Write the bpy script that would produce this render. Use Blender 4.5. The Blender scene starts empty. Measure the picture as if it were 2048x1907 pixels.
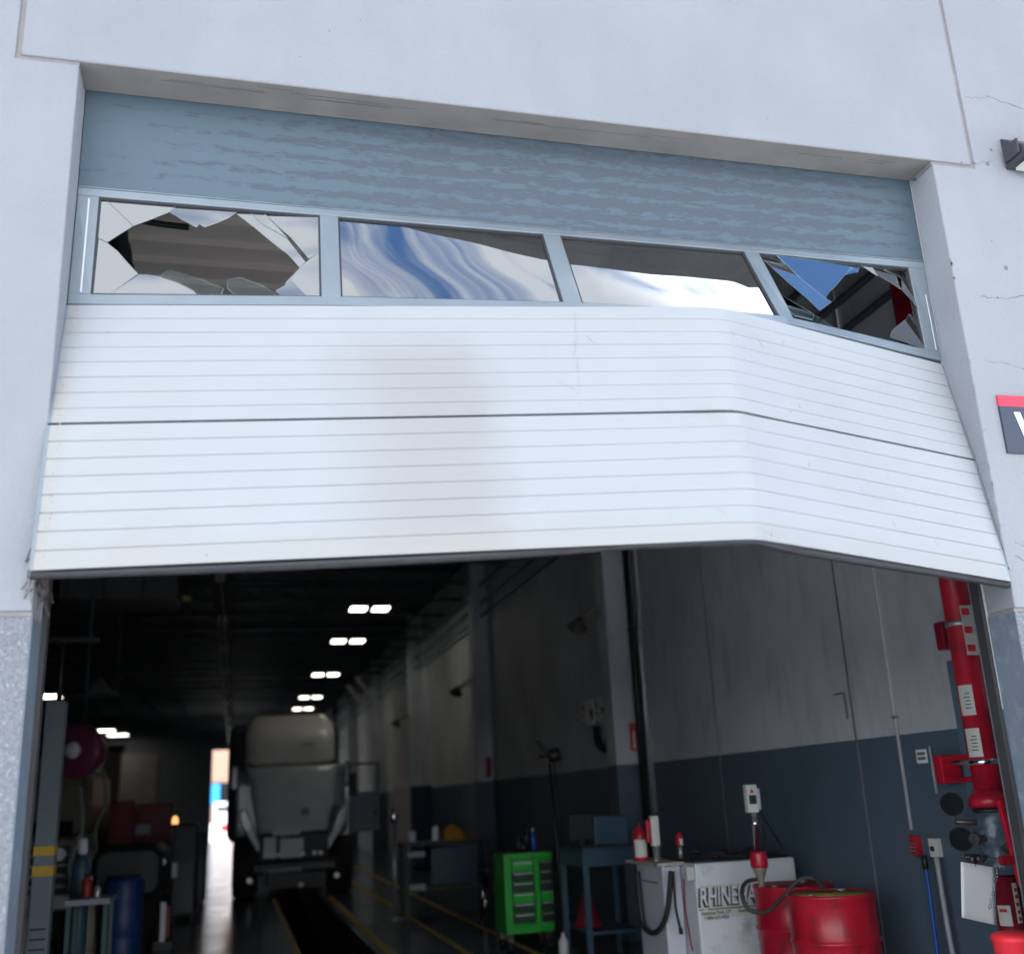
import bpy, bmesh, math, random
from mathutils import Vector, Matrix, noise
random.seed(7)
R = math.radians
S = bpy.context.scene
COL = S.collection
# ------------------------------------------------------------------ camera
CAM = Vector((0.7512, -4.1752, 1.6)); YAW, PIT, ROL, FPX = 0.25944, 0.29381, -0.04837, 2105.1
fw = Vector((math.sin(YAW)*math.cos(PIT), math.cos(YAW)*math.cos(PIT), math.sin(PIT)))
rt = Vector((math.cos(YAW), -math.sin(YAW), 0)); up = rt.cross(fw)
r2 = rt*math.cos(ROL)+up*math.sin(ROL); u2 = -rt*math.sin(ROL)+up*math.cos(ROL)
cd = bpy.data.cameras.new('camera'); cam = bpy.data.objects.new('camera', cd); COL.objects.link(cam)
M = Matrix((r2, u2, -fw)).transposed().to_4x4(); M.translation = CAM; cam.matrix_world = M
cd.sensor_width = 36; cd.lens = FPX/2048*36; cd.clip_start = .05; cd.clip_end = 2000
cd.dof.use_dof = True; cd.dof.focus_distance = 5.5; cd.dof.aperture_fstop = 1.15
S.camera = cam
# ------------------------------------------------------------------ sky, sun, exposure
SUN = Vector((0.42, 0.17, 0.885)).normalized()
sun_el = math.asin(SUN.z); sun_az = math.atan2(SUN.x, SUN.y)
W = bpy.data.worlds.new('World'); S.world = W; W.use_nodes = True
nt = W.node_tree; N = nt.nodes; L = nt.links; N.clear()
out = N.new('ShaderNodeOutputWorld'); bg = N.new('ShaderNodeBackground'); bg.inputs[1].default_value = .11
sky = N.new('ShaderNodeTexSky'); sky.sky_type = 'NISHITA'; sky.sun_disc = False
sky.sun_elevation = sun_el; sky.sun_rotation = sun_az; sky.dust_density = .25; sky.ozone_density = 1.6
tc = N.new('ShaderNodeTexCoord'); mp = N.new('ShaderNodeMapping'); mp.inputs['Rotation'].default_value = (0, 0, R(35)); mp.inputs['Scale'].default_value = (1.0, 5.0, 2.2)
n1 = N.new('ShaderNodeTexNoise'); n1.inputs['Scale'].default_value = 3.7; n1.inputs['Detail'].default_value = 10; n1.inputs['Roughness'].default_value = .66; n1.inputs['Distortion'].default_value = .6
cr = N.new('ShaderNodeValToRGB'); cr.color_ramp.elements[0].position = .40; cr.color_ramp.elements[1].position = .62
L.new(tc.outputs['Generated'], mp.inputs[0]); L.new(mp.outputs[0], n1.inputs[0])
sxw = N.new('ShaderNodeSeparateXYZ'); L.new(tc.outputs['Generated'], sxw.inputs[0])
low = N.new('ShaderNodeMapRange'); low.inputs[1].default_value = .8; low.inputs[2].default_value = .45; low.inputs[3].default_value = 0; low.inputs[4].default_value = .32; L.new(sxw.outputs[2], low.inputs[0])
rgt = N.new('ShaderNodeMapRange'); rgt.inputs[1].default_value = .44; rgt.inputs[2].default_value = .50; rgt.inputs[3].default_value = 0; rgt.inputs[4].default_value = -.35; L.new(sxw.outputs[0], rgt.inputs[0])
s1 = N.new('ShaderNodeMath'); L.new(low.outputs[0], s1.inputs[0]); L.new(rgt.outputs[0], s1.inputs[1])
n2 = N.new('ShaderNodeTexNoise'); n2.inputs['Scale'].default_value = 2.6; n2.inputs['Detail'].default_value = 6; n2.inputs['Distortion'].default_value = .4; L.new(tc.outputs['Generated'], n2.inputs[0])
n3 = N.new('ShaderNodeMath'); n3.operation = 'MULTIPLY_ADD'; n3.inputs[1].default_value = 1.1; n3.inputs[2].default_value = -.495; L.new(n2.outputs[0], n3.inputs[0])
n4 = N.new('ShaderNodeMath'); L.new(n1.outputs[0], n4.inputs[0]); L.new(n3.outputs[0], n4.inputs[1])
s2 = N.new('ShaderNodeMath'); L.new(n4.outputs[0], s2.inputs[0]); L.new(s1.outputs[0], s2.inputs[1]); L.new(s2.outputs[0], cr.inputs[0])
# thin cloud lit up round the sun
sd = N.new('ShaderNodeVectorMath'); sd.operation = 'DOT_PRODUCT'; sd.inputs[1].default_value = SUN
nrm = N.new('ShaderNodeVectorMath'); nrm.operation = 'NORMALIZE'; L.new(tc.outputs['Generated'], nrm.inputs[0]); L.new(nrm.outputs[0], sd.inputs[0])
mr = N.new('ShaderNodeMapRange'); mr.inputs[1].default_value = .945; mr.inputs[2].default_value = 1.0; mr.inputs[3].default_value = 0; mr.inputs[4].default_value = 1; L.new(sd.outputs['Value'], mr.inputs[0])
pw = N.new('ShaderNodeMath'); pw.operation = 'POWER'; pw.inputs[1].default_value = 2.2; L.new(mr.outputs[0], pw.inputs[0])
glow = N.new('ShaderNodeMath'); glow.operation = 'MULTIPLY_ADD'; glow.inputs[1].default_value = 120; glow.inputs[2].default_value = 6.6; L.new(pw.outputs[0], glow.inputs[0])
hz = N.new('ShaderNodeMapRange'); hz.inputs[1].default_value = .48; hz.inputs[2].default_value = .06; hz.inputs[3].default_value = 1; hz.inputs[4].default_value = 2.9; L.new(sxw.outputs[2], hz.inputs[0])
gz = N.new('ShaderNodeMath'); gz.operation = 'MULTIPLY'; L.new(glow.outputs[0], gz.inputs[0]); L.new(hz.outputs[0], gz.inputs[1])
cc = N.new('ShaderNodeVectorMath'); cc.operation = 'SCALE'; cc.inputs[0].default_value = (.91, .95, 1.0); L.new(gz.outputs[0], cc.inputs['Scale'])
mf = N.new('ShaderNodeMath'); mf.operation = 'MULTIPLY'; mf.inputs[1].default_value = 2.2; mf.use_clamp = True; L.new(pw.outputs[0], mf.inputs[0])
mm_ = N.new('ShaderNodeMath'); mm_.operation = 'MAXIMUM'; L.new(mf.outputs[0], mm_.inputs[0]); L.new(cr.outputs[0], mm_.inputs[1])
mx = N.new('ShaderNodeMix'); mx.data_type = 'RGBA'; L.new(mm_.outputs[0], mx.inputs[0]); sk = N.new('ShaderNodeVectorMath'); sk.operation = 'MULTIPLY'; sk.inputs[1].default_value = (.60, .84, 1.02); L.new(sky.outputs[0], sk.inputs[0]); L.new(sk.outputs[0], mx.inputs[6]); L.new(cc.outputs[0], mx.inputs[7])
L.new(mx.outputs[2], bg.inputs[0]); L.new(bg.outputs[0], out.inputs[0])
sl = bpy.data.lights.new('sun', 'SUN'); sl.energy = 4.5; sl.angle = R(.53); sl.color = (1, .965, .92)
so = bpy.data.objects.new('sun', sl); COL.objects.link(so); so.rotation_euler = SUN.to_track_quat('Z', 'Y').to_euler(); so.location = (0, 0, 30)
S.view_settings.view_transform = 'Standard'; S.view_settings.look = 'None'; S.view_settings.exposure = 1.15; S.view_settings.gamma = 1

# ------------------------------------------------------------------ helpers
DK = 1.0302
def at(u, v, axis, val):
    """a spot measured in the picture, brought onto a real plane of the place"""
    d = fw*FPX + r2*(u*DK-1024) - u2*(v*DK-953.5); t = (val-CAM[axis])/d[axis]; return CAM+d*t
MATS = {}
def mat(name, col, rough=.5, metal=0, var=.12, vs=3.0, bump=0, bs=60, dirt=0, dcol=(.05, .045, .04), ds=2.0, spec=.5, emit=None, dirt_lo=.55, dstretch=(1, 1, 1), coat=0):
    if name in MATS: return MATS[name]
    m = bpy.data.materials.new(name); m.use_nodes = True; t = m.node_tree; n = t.nodes; l = t.links
    b = n['Principled BSDF']; b.inputs['Roughness'].default_value = rough; b.inputs['Metallic'].default_value = metal
    b.inputs['Specular IOR Level'].default_value = spec; b.inputs['Coat Weight'].default_value = coat
    c = n.new('ShaderNodeTexCoord'); x = n.new('ShaderNodeTexNoise'); x.inputs['Scale'].default_value = vs; x.inputs['Detail'].default_value = 6
    l.new(c.outputs['Object'], x.inputs[0])
    r = n.new('ShaderNodeMapRange'); r.inputs[1].default_value = .3; r.inputs[2].default_value = .7; r.inputs[3].default_value = 1-var; r.inputs[4].default_value = 1+var; l.new(x.outputs[0], r.inputs[0])
    s = n.new('ShaderNodeVectorMath'); s.operation = 'SCALE'; s.inputs[0].default_value = col; l.new(r.outputs[0], s.inputs['Scale'])
    last = s.outputs[0]
    if dirt:
        mp = n.new('ShaderNodeMapping'); mp.inputs['Scale'].default_value = dstretch; l.new(c.outputs['Object'], mp.inputs[0])
        d = n.new('ShaderNodeTexNoise'); d.inputs['Scale'].default_value = ds; d.inputs['Detail'].default_value = 9; d.inputs['Roughness'].default_value = .65; l.new(mp.outputs[0], d.inputs[0])
        q = n.new('ShaderNodeMapRange'); q.inputs[1].default_value = dirt_lo; q.inputs[2].default_value = dirt_lo+.17; q.inputs[3].default_value = 0; q.inputs[4].default_value = dirt; l.new(d.outputs[0], q.inputs[0])
        k = n.new('ShaderNodeMix'); k.data_type = 'RGBA'; k.inputs[7].default_value = (*dcol, 1); l.new(q.outputs[0], k.inputs[0]); l.new(last, k.inputs[6]); last = k.outputs[2]
    l.new(last, b.inputs['Base Color'])
    rr = n.new('ShaderNodeMapRange'); rr.inputs[3].default_value = max(rough-.08, .02); rr.inputs[4].default_value = min(rough+.1, 1); l.new(x.outputs[0], rr.inputs[0]); l.new(rr.outputs[0], b.inputs['Roughness'])
    if bump:
        y = n.new('ShaderNodeTexNoise'); y.inputs['Scale'].default_value = bs; y.inputs['Detail'].default_value = 4; l.new(c.outputs['Object'], y.inputs[0])
        u = n.new('ShaderNodeBump'); u.inputs['Strength'].default_value = bump; u.inputs['Distance'].default_value = .01; l.new(y.outputs[0], u.inputs['Height']); l.new(u.outputs[0], b.inputs['Normal'])
    if emit: b.inputs['Emission Color'].default_value = (*emit[:3], 1); b.inputs['Emission Strength'].default_value = emit[3]
    MATS[name] = m; return m

class MB:
    def __init__(s): s.bm = bmesh.new()
    def quad(s, *p):
        s.bm.faces.new([s.bm.verts.new(Vector(q)) for q in p]); return s
    def box(s, x0, x1, y0, y1, z0, z1, rot=None, piv=None):
        r = bmesh.ops.create_cube(s.bm, size=1)['verts']
        for v in r:
            v.co = Vector(((x0+x1)/2+v.co.x*(x1-x0), (y0+y1)/2+v.co.y*(y1-y0), (z0+z1)/2+v.co.z*(z1-z0)))
            if rot is not None:
                p = Vector(piv) if piv is not None else Vector(((x0+x1)/2, (y0+y1)/2, (z0+z1)/2)); v.co = p+rot @ (v.co-p)
        return s
    def cyl(s, a, b, r, rb=None, seg=20, cap=True):
        a, b = Vector(a), Vector(b); d = b-a; rb = r if rb is None else rb
        q = d.to_track_quat('Z', 'Y').to_matrix()
        A = [s.bm.verts.new(a+q @ Vector((math.cos(t)*r, math.sin(t)*r, 0))) for t in [2*math.pi*i/seg for i in range(seg)]]
        B = [s.bm.verts.new(b+q @ Vector((math.cos(t)*rb, math.sin(t)*rb, 0))) for t in [2*math.pi*i/seg for i in range(seg)]]
        for i in range(seg):
            f = s.bm.faces.new((A[i], A[(i+1) % seg], B[(i+1) % seg], B[i])); f.smooth = True
        if cap: s.bm.faces.new(A[::-1]); s.bm.faces.new(B)
        return s
    def lathe(s, prof, c=(0, 0, 0), axis=(0, 0, 1), seg=32, cap=True):
        c = Vector(c); q = Vector(axis).to_track_quat('Z', 'Y').to_matrix(); rings = []
        for r, h in prof:
            rings.append([s.bm.verts.new(c+q @ Vector((math.cos(2*math.pi*i/seg)*max(r, 1e-4), math.sin(2*math.pi*i/seg)*max(r, 1e-4), h))) for i in range(seg)])
        for k in range(len(rings)-1):
            for i in range(seg):
                f = s.bm.faces.new((rings[k][i], rings[k][(i+1) % seg], rings[k+1][(i+1) % seg], rings[k+1][i])); f.smooth = True
        if cap: s.bm.faces.new(rings[0][::-1]); s.bm.faces.new(rings[-1])
        return s
    def tube(s, pts, r, seg=8):
        P = [Vector(p) for p in pts]; Q = []
        for i in range(len(P)-1):          # catmull-rom smoothing
            p0, p1, p2, p3 = P[max(i-1, 0)], P[i], P[i+1], P[min(i+2, len(P)-1)]
            n = 6 if len(P) > 2 else 1
            for k in range(n):
                t = k/n; Q.append(.5*((2*p1)+(p2-p0)*t+(2*p0-5*p1+4*p2-p3)*t*t+(3*p1-p0-3*p2+p3)*t**3))
        Q.append(P[-1]); rings = []
        for i, p in enumerate(Q):
            d = (Q[min(i+1, len(Q)-1)]-Q[max(i-1, 0)]).normalized()
            a = d.cross(Vector((0.13, .2, 1))).normalized(); b = d.cross(a)
            rings.append([s.bm.verts.new(p+(a*math.cos(2*math.pi*k/seg)+b*math.sin(2*math.pi*k/seg))*r) for k in range(seg)])
        for i in range(len(rings)-1):
            for k in range(seg):
                f = s.bm.faces.new((rings[i][k], rings[i][(k+1) % seg], rings[i+1][(k+1) % seg], rings[i+1][k])); f.smooth = True
        s.bm.faces.new(rings[0][::-1]); s.bm.faces.new(rings[-1]); return s
    def prism(s, pts, d):
        d = Vector(d); A = [s.bm.verts.new(Vector(p)) for p in pts]; B = [s.bm.verts.new(Vector(p)+d) for p in pts]; n = len(A)
        s.bm.faces.new(A[::-1]); s.bm.faces.new(B)
        for i in range(n): s.bm.faces.new((A[i], A[(i+1) % n], B[(i+1) % n], B[i]))
        return s
    def build(s, name, m, parent=None, bevel=0, seg=2, world=True, noisy=0):
        bm = s.bm
        if noisy:
            for v in bm.verts: v.co += noise.noise_vector(v.co*3)*noisy
        bmesh.ops.recalc_face_normals(bm, faces=bm.faces)
        me = bpy.data.meshes.new(name); bm.to_mesh(me); bm.free(); me.materials.append(m)
        o = bpy.data.objects.new(name, me); COL.objects.link(o)
        if parent is not None:
            o.parent = parent
            if world:
                pm = Matrix.Translation(WLOC.get(parent.name, Vector())); o.matrix_parent_inverse = pm.inverted()
        if bevel:
            b = o.modifiers.new('bevel', 'BEVEL'); b.width = bevel; b.segments = seg; b.limit_method = 'ANGLE'; b.angle_limit = R(40)
        return o
WLOC = {}
def tag(o, label=None, cat=None, group=None, kind=None):
    if label: o['label'] = label
    if cat: o['category'] = cat
    if group: o['group'] = group
    if kind: o['kind'] = kind
    return o
def thing(name, label, cat, loc=(0, 0, 0), group=None):
    o = bpy.data.objects.new(name, None); COL.objects.link(o); o.location = loc; o.empty_display_size = .2
    WLOC[o.name] = Vector(loc); return tag(o, label, cat, group)
def copy_tree(o, parent=None, top=True):
    c = o.copy(); COL.objects.link(c)
    if parent is not None: c.parent = parent; c.matrix_parent_inverse = o.matrix_parent_inverse.copy()
    for ch in [k for k in bpy.data.objects if k.parent == o]: copy_tree(ch, c)
    return c
def text(name, body, m, parent, loc, xdir, updir, size, ext=.002, shear=0, align='CENTER', xs=1.0, bold=0):
    cu = bpy.data.curves.new(name, 'FONT'); cu.body = body; cu.size = size; cu.extrude = ext; cu.shear = shear; cu.align_x = align; cu.align_y = 'CENTER'; cu.offset = bold
    tmp = bpy.data.objects.new('tmp', cu); COL.objects.link(tmp); bpy.context.view_layer.update()
    me = bpy.data.meshes.new_from_object(tmp.evaluated_get(bpy.context.evaluated_depsgraph_get())); bpy.data.objects.remove(tmp)
    X = Vector(xdir).normalized(); U = Vector(updir).normalized(); Z = X.cross(U)
    T = Matrix((X, U, Z)).transposed().to_4x4(); T.translation = Vector(loc)
    me.transform(T @ Matrix.Diagonal((xs, 1, 1, 1))); me.materials.clear(); me.materials.append(m)
    o = bpy.data.objects.new(name, me); COL.objects.link(o)
    if parent is not None: o.parent = parent; o.matrix_parent_inverse = Matrix.Translation(WLOC.get(parent.name, Vector())).inverted()
    return o

# ------------------------------------------------------------------ materials
m_wall = mat('facade paint', (.276, .293, .33), .78, var=.06, vs=1.3, bump=.55, bs=55, dstretch=(3, 3, .8), dirt=.28, dcol=(.24, .25, .27), ds=.9, dirt_lo=.5)
m_soffit = m_wall
m_dado = mat('sprayed grey dado', (.22, .235, .27), .7, var=.25, vs=120, bump=1.0, bs=150, dirt=.55, dcol=(.85, .87, .90), ds=75, dirt_lo=.56)
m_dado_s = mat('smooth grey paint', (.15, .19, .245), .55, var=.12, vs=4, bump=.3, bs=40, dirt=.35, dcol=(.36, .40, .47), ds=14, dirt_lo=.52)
m_caulk = mat('joint sealant', (.26, .25, .25), .8, var=.15, vs=8)
m_crack = mat('crack', (.16, .16, .18), .9)
m_white = mat('white steel door skin', (.375, .397, .422), .38, var=.012, vs=2.5, bump=.06, bs=9, dirt=.22, dcol=(.31, .30, .30), ds=1.1, dirt_lo=.50)
def add_soft_tones(m):  # soft darker patch left of centre, dirtier bottom planks, warmer left edge
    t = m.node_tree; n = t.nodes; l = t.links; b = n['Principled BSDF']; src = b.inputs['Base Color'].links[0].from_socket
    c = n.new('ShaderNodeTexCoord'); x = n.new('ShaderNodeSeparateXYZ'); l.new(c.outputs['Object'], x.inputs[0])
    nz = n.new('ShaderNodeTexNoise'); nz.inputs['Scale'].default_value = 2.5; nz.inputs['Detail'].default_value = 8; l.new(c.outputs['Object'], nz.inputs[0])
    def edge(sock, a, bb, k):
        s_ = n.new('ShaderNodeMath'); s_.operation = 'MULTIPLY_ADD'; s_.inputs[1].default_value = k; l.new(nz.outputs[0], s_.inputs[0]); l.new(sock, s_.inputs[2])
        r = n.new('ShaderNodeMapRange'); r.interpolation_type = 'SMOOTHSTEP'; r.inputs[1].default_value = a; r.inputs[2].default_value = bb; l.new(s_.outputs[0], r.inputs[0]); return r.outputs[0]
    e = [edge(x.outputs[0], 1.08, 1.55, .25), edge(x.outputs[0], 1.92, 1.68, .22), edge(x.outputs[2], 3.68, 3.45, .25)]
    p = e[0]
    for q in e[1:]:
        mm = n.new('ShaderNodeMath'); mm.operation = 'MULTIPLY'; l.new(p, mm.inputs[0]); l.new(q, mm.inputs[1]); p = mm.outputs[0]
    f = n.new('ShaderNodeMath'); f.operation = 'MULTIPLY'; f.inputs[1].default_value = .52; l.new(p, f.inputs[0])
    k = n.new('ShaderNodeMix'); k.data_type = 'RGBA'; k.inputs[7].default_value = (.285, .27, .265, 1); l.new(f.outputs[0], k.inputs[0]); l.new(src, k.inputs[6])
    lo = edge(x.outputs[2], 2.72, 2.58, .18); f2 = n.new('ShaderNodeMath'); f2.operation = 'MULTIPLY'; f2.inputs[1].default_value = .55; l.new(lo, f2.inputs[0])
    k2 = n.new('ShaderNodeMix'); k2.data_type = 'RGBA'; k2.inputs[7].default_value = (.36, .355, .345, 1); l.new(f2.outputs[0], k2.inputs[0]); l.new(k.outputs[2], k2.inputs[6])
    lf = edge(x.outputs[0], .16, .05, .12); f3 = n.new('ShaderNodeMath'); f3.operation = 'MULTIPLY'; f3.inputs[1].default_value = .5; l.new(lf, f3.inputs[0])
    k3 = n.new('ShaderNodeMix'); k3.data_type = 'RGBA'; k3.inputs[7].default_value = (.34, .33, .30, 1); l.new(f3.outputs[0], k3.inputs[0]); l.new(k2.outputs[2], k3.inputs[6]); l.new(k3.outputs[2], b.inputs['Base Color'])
add_soft_tones(m_white)
m_alu = mat('anodised aluminium', (.26, .31, .355), .4, metal=.5, var=.07, vs=5, dirt=.3, dcol=(.22, .27, .33), ds=10, dirt_lo=.56)
m_rubber = mat('rubber seal', (.035, .035, .04), .55, var=.2)
m_trimw = mat('white trim', (.75, .75, .76), .5)
m_intw = None
def wall_paint():
    m = bpy.data.materials.new('two tone wall paint'); m.use_nodes = True; t = m.node_tree; n = t.nodes; l = t.links; b = n['Principled BSDF']; b.inputs['Roughness'].default_value = .6
    c = n.new('ShaderNodeTexCoord'); sx = n.new('ShaderNodeSeparateXYZ'); l.new(c.outputs['Object'], sx.inputs[0])
    g = n.new('ShaderNodeMath'); g.operation = 'GREATER_THAN'; g.inputs[1].default_value = 1.888; l.new(sx.outputs[2], g.inputs[0])
    x = n.new('ShaderNodeTexNoise'); x.inputs['Scale'].default_value = .8; x.inputs['Detail'].default_value = 8; l.new(c.outputs['Object'], x.inputs[0])
    r1 = n.new('ShaderNodeValToRGB'); r1.color_ramp.elements[0].color = (.49, .52, .56, 1); r1.color_ramp.elements[1].color = (.66, .69, .73, 1); r1.color_ramp.elements[0].position = .3; r1.color_ramp.elements[1].position = .65; l.new(x.outputs[0], r1.inputs[0])
    r2_ = n.new('ShaderNodeValToRGB'); r2_.color_ramp.elements[0].color = (.08, .125, .17, 1); r2_.color_ramp.elements[1].color = (.10, .15, .21, 1); l.new(x.outputs[0], r2_.inputs[0])
    k = n.new('ShaderNodeMix'); k.data_type = 'RGBA'; l.new(g.outputs[0], k.inputs[0]); l.new(r2_.outputs[0], k.inputs[6]); l.new(r1.outputs[0], k.inputs[7])
    # grime streaks
    mp = n.new('ShaderNodeMapping'); mp.inputs['Scale'].default_value = (2, 2, .5); l.new(c.outputs['Object'], mp.inputs[0])
    d = n.new('ShaderNodeTexNoise'); d.inputs['Scale'].default_value = 3; d.inputs['Detail'].default_value = 9; l.new(mp.outputs[0], d.inputs[0])
    q = n.new('ShaderNodeMapRange'); q.inputs[1].default_value = .52; q.inputs[2].default_value = .75; q.inputs[4].default_value = .28; l.new(d.outputs[0], q.inputs[0])
    k2 = n.new('ShaderNodeMix'); k2.data_type = 'RGBA'; k2.inputs[7].default_value = (.12, .115, .11, 1); l.new(q.outputs[0], k2.inputs[0]); l.new(k.outputs[2], k2.inputs[6]); l.new(k2.outputs[2], b.inputs['Base Color'])
    u = n.new('ShaderNodeBump'); u.inputs['Strength'].default_value = .2; u.inputs['Distance'].default_value = .01; y = n.new('ShaderNodeTexNoise'); y.inputs['Scale'].default_value = 60; l.new(c.outputs['Object'], y.inputs[0]); l.new(y.outputs[0], u.inputs['Height']); l.new(u.outputs[0], b.inputs['Normal'])
    return m
m_int = wall_paint()
m_floor = mat('shop floor', (.085, .10, .12), .2, var=.3, vs=1.2, dirt=.7, dcol=(.03, .03, .035), ds=1.5, bump=.08, bs=6, dirt_lo=.5)
m_pit = mat('pit wall', (.04, .042, .045), .8)
m_yel = mat('yellow tape', (.62, .40, .05), .6, dirt=.6, ds=5)
m_apron = mat('concrete apron', (.58, .60, .61), .85, var=.15, vs=.8, bump=.3, bs=50, dirt=.3, ds=1)
m_asph = mat('asphalt', (.10, .10, .105), .9, var=.2, vs=2, bump=.5, bs=90)
m_deck = mat('roof deck', (.10, .105, .12), .6, var=.1)
m_joist = mat('dark joist steel', (.035, .055, .075), .6)
m_duct = mat('dark duct', (.05, .055, .06), .5)
m_galv = mat('galvanised steel', (.42, .44, .46), .4, metal=.7, var=.15, vs=10)
m_chrome = mat('chrome', (.75, .77, .8), .15, metal=1, var=.05)
m_red = mat('red enamel', (.50, .010, .034), .36, var=.16, vs=5, dirt=.55, dcol=(.10, .015, .018), ds=7, coat=.15, dirt_lo=.5, bump=.1, bs=12)
m_redd = mat('dark red paint', (.24, .010, .028), .4, var=.1)
m_redp = mat('red plastic sleeve', (.90, .035, .055), .45, var=.05)
m_maroon = mat('maroon reel', (.15, .03, .07), .4)
m_blk = mat('black plastic', (.012, .013, .016), .45, var=.2)
m_dk = mat('dark machinery', (.016, .02, .026), .5, var=.3)
m_tyre = mat('tyre rubber', (.014, .014, .015), .8)
m_tank = mat('tank cream paint', (.74, .80, .85), .4, var=.06, dirt=.6, dcol=(.25, .23, .2), ds=4, dirt_lo=.56)
m_cabi = mat('cabinet grey white', (.64, .66, .74), .45, var=.06, dirt=.3, dcol=(.25, .23, .22), ds=5)
m_ledge = mat('worn board', (.45, .40, .36), .7, var=.3, vs=20)
m_green = mat('green enamel', (.012, .42, .035), .35, var=.08, coat=.2)
m_desk = mat('blue grey desk', (.035, .085, .135), .45, var=.15)
m_blue = mat('blue plastic', (.008, .035, .14), .45)
m_bluec = mat('blue cord', (.01, .09, .42), .5)
m_paper = mat('paper', (.84, .86, .90), .7, var=.02)
m_txt = mat('dark print', (.015, .03, .03), .6)
m_txtr = mat('red print', (.5, .02, .03), .6)
m_label = mat('label cream', (.62, .64, .60), .5, var=.08)
m_lamp = mat('lit lamp panel', (1, 1, 1), .5, emit=(1, .96, .84, 3.6))
m_conc = mat('conduit grey', (.33, .36, .40), .5)
m_pink = mat('pink stucco', (.48, .30, .22), .85, var=.05)
m_truck = mat('truck grey paint', (.66, .68, .72), .38, coat=.4, var=.05)
m_fair = mat('truck fairing paint', (.85, .84, .78), .36, coat=.4, var=.05)
m_glassd = mat('dark window glass', (.01, .012, .016), .08, var=.1)
m_light = mat('lamp glass', (.8, .85, .9), .15)
m_brown = mat('torn brush seal', (.12, .105, .105), .95, var=.4, vs=30, bump=1, bs=90)
m_signd = mat('sign dark grey', (.035, .048, .078), .4, var=.04)
m_signr = mat('sign red', (.72, .035, .08), .4, var=.04)
m_signw = mat('sign white', (.85, .88, .92), .4, var=.02)
m_beige = mat('beige vehicle paint', (.11, .10, .08), .4)
m_brz = mat('dark bronze lamp housing', (.045, .045, .06), .45)
m_hose = mat('hose rubber', (.025, .025, .03), .6)
m_hoseg = mat('grey hose', (.055, .058, .055), .6)
m_oil = mat('oily yellow lid', (.42, .30, .07), .5, var=.4, vs=12, dirt=.7, ds=9)
def glass_mat(name, fac, tint, hi=1):
    m = bpy.data.materials.new(name); m.use_nodes = True; t = m.node_tree; n = t.nodes; l = t.links; n.clear()
    o = n.new('ShaderNodeOutputMaterial'); a = n.new('ShaderNodeBsdfTransparent'); a.inputs[0].default_value = (*tint, 1)
    g = n.new('ShaderNodeBsdfGlossy'); g.inputs[0].default_value = (.93, .96, 1, 1); g.inputs['Roughness'].default_value = .015
    lw = n.new('ShaderNodeFresnel'); lw.inputs[0].default_value = 1.5
    r = n.new('ShaderNodeMapRange'); r.inputs[3].default_value = fac; r.inputs[4].default_value = hi; l.new(lw.outputs[0], r.inputs[0])
    mxs = n.new('ShaderNodeMixShader'); l.new(r.outputs[0], mxs.inputs[0]); l.new(a.outputs[0], mxs.inputs[1]); l.new(g.outputs[0], mxs.inputs[2]); l.new(mxs.outputs[0], o.inputs[0]); return m
m_glass = glass_mat('mirror tinted glass', .36, (.12, .13, .14))
m_glassc = glass_mat('bare glass shard', .02, (.85, .9, .9), .12)
m_edge = mat('broken glass edge', (.22, .32, .32), .1)

# ------------------------------------------------------------------ setting: ground, floor, sky is the world
OW = 4.27; ZT = 4.752; ZD = 2.326
b = MB(); b.box(-60, 60, -60, -7, -.3, -.012).build('asphalt_yard', m_asph); tag(bpy.data.objects['asphalt_yard'], kind='structure', label='dark asphalt yard in front of the building')
o = MB().box(-60, 60, -6.996, -.004, -.3, 0).build('apron', m_apron); tag(o, 'pale concrete apron before the door', kind='structure')
o = MB().box(-200, 200, 56.3, 500, -.3, -.006).build('ground', mat('white concrete', (.72, .72, .72), .8)); tag(o, 'sunlit concrete ground beyond the far door', kind='structure')
PX0, PX1, PY0, PY1 = 1.52, 2.30, 5.0, 27.0
b = MB(); b.box(-14, PX0, 0, 56.3, -.2, 0); b.box(PX1, 5.6, 0, 56.3, -.2, 0); b.box(PX0, PX1, 0, PY0, -.2, 0); b.box(PX0, PX1, PY1, 56.3, -.2, 0)
floor = tag(b.build('floor', m_floor), 'dark glossy concrete shop floor', kind='structure')
b = MB(); b.box(PX0-.1, PX0-.001, PY0-.3, PY1+.3, -1.55, -.15); b.box(PX1+.001, PX1+.1, PY0-.3, PY1+.3, -1.55, -.15); b.box(PX0-.2, PX1+.2, PY0-.4, PY1+.4, -1.6, -1.502); b.box(PX0-.08, PX1+.08, PY1+.001, PY1+.2, -1.53, -.14); b.box(PX0-.08, PX1+.08, PY0-.2, PY0-.001, -1.53, -.14)
tag(b.build('service_pit', m_pit), 'dark service pit in the floor under the truck', kind='structure')
b = MB(); b.box(PX1+.10, PX1+.20, PY0, 17, .001, .005); b.box(PX0-.07, PX0-.02, PY0, 17, .001, .005)
for x, w in ((3.22, .08), (3.87, .07)):
    y = 2.5
    while y < 26:
        b.box(x-w/2, x+w/2, y, y+4.6, .001, .005); y += 4.6+random.uniform(.05, .3)
tag(b.build('floor_lines', m_yel), 'worn yellow floor lines beside the pit', kind='structure')

o = MB().box(-13, 5.28, .2, 5.0-.001, .001, .006).build('bounce_floor', mat('pale threshold concrete', (.42, .43, .44), .7, var=.12, dirt=.4)); tag(o, 'unseen pale floor strip inside the door, added to bounce light inward', kind='structure')  # pale strip added out of view to bounce daylight onto the interior walls
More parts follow.
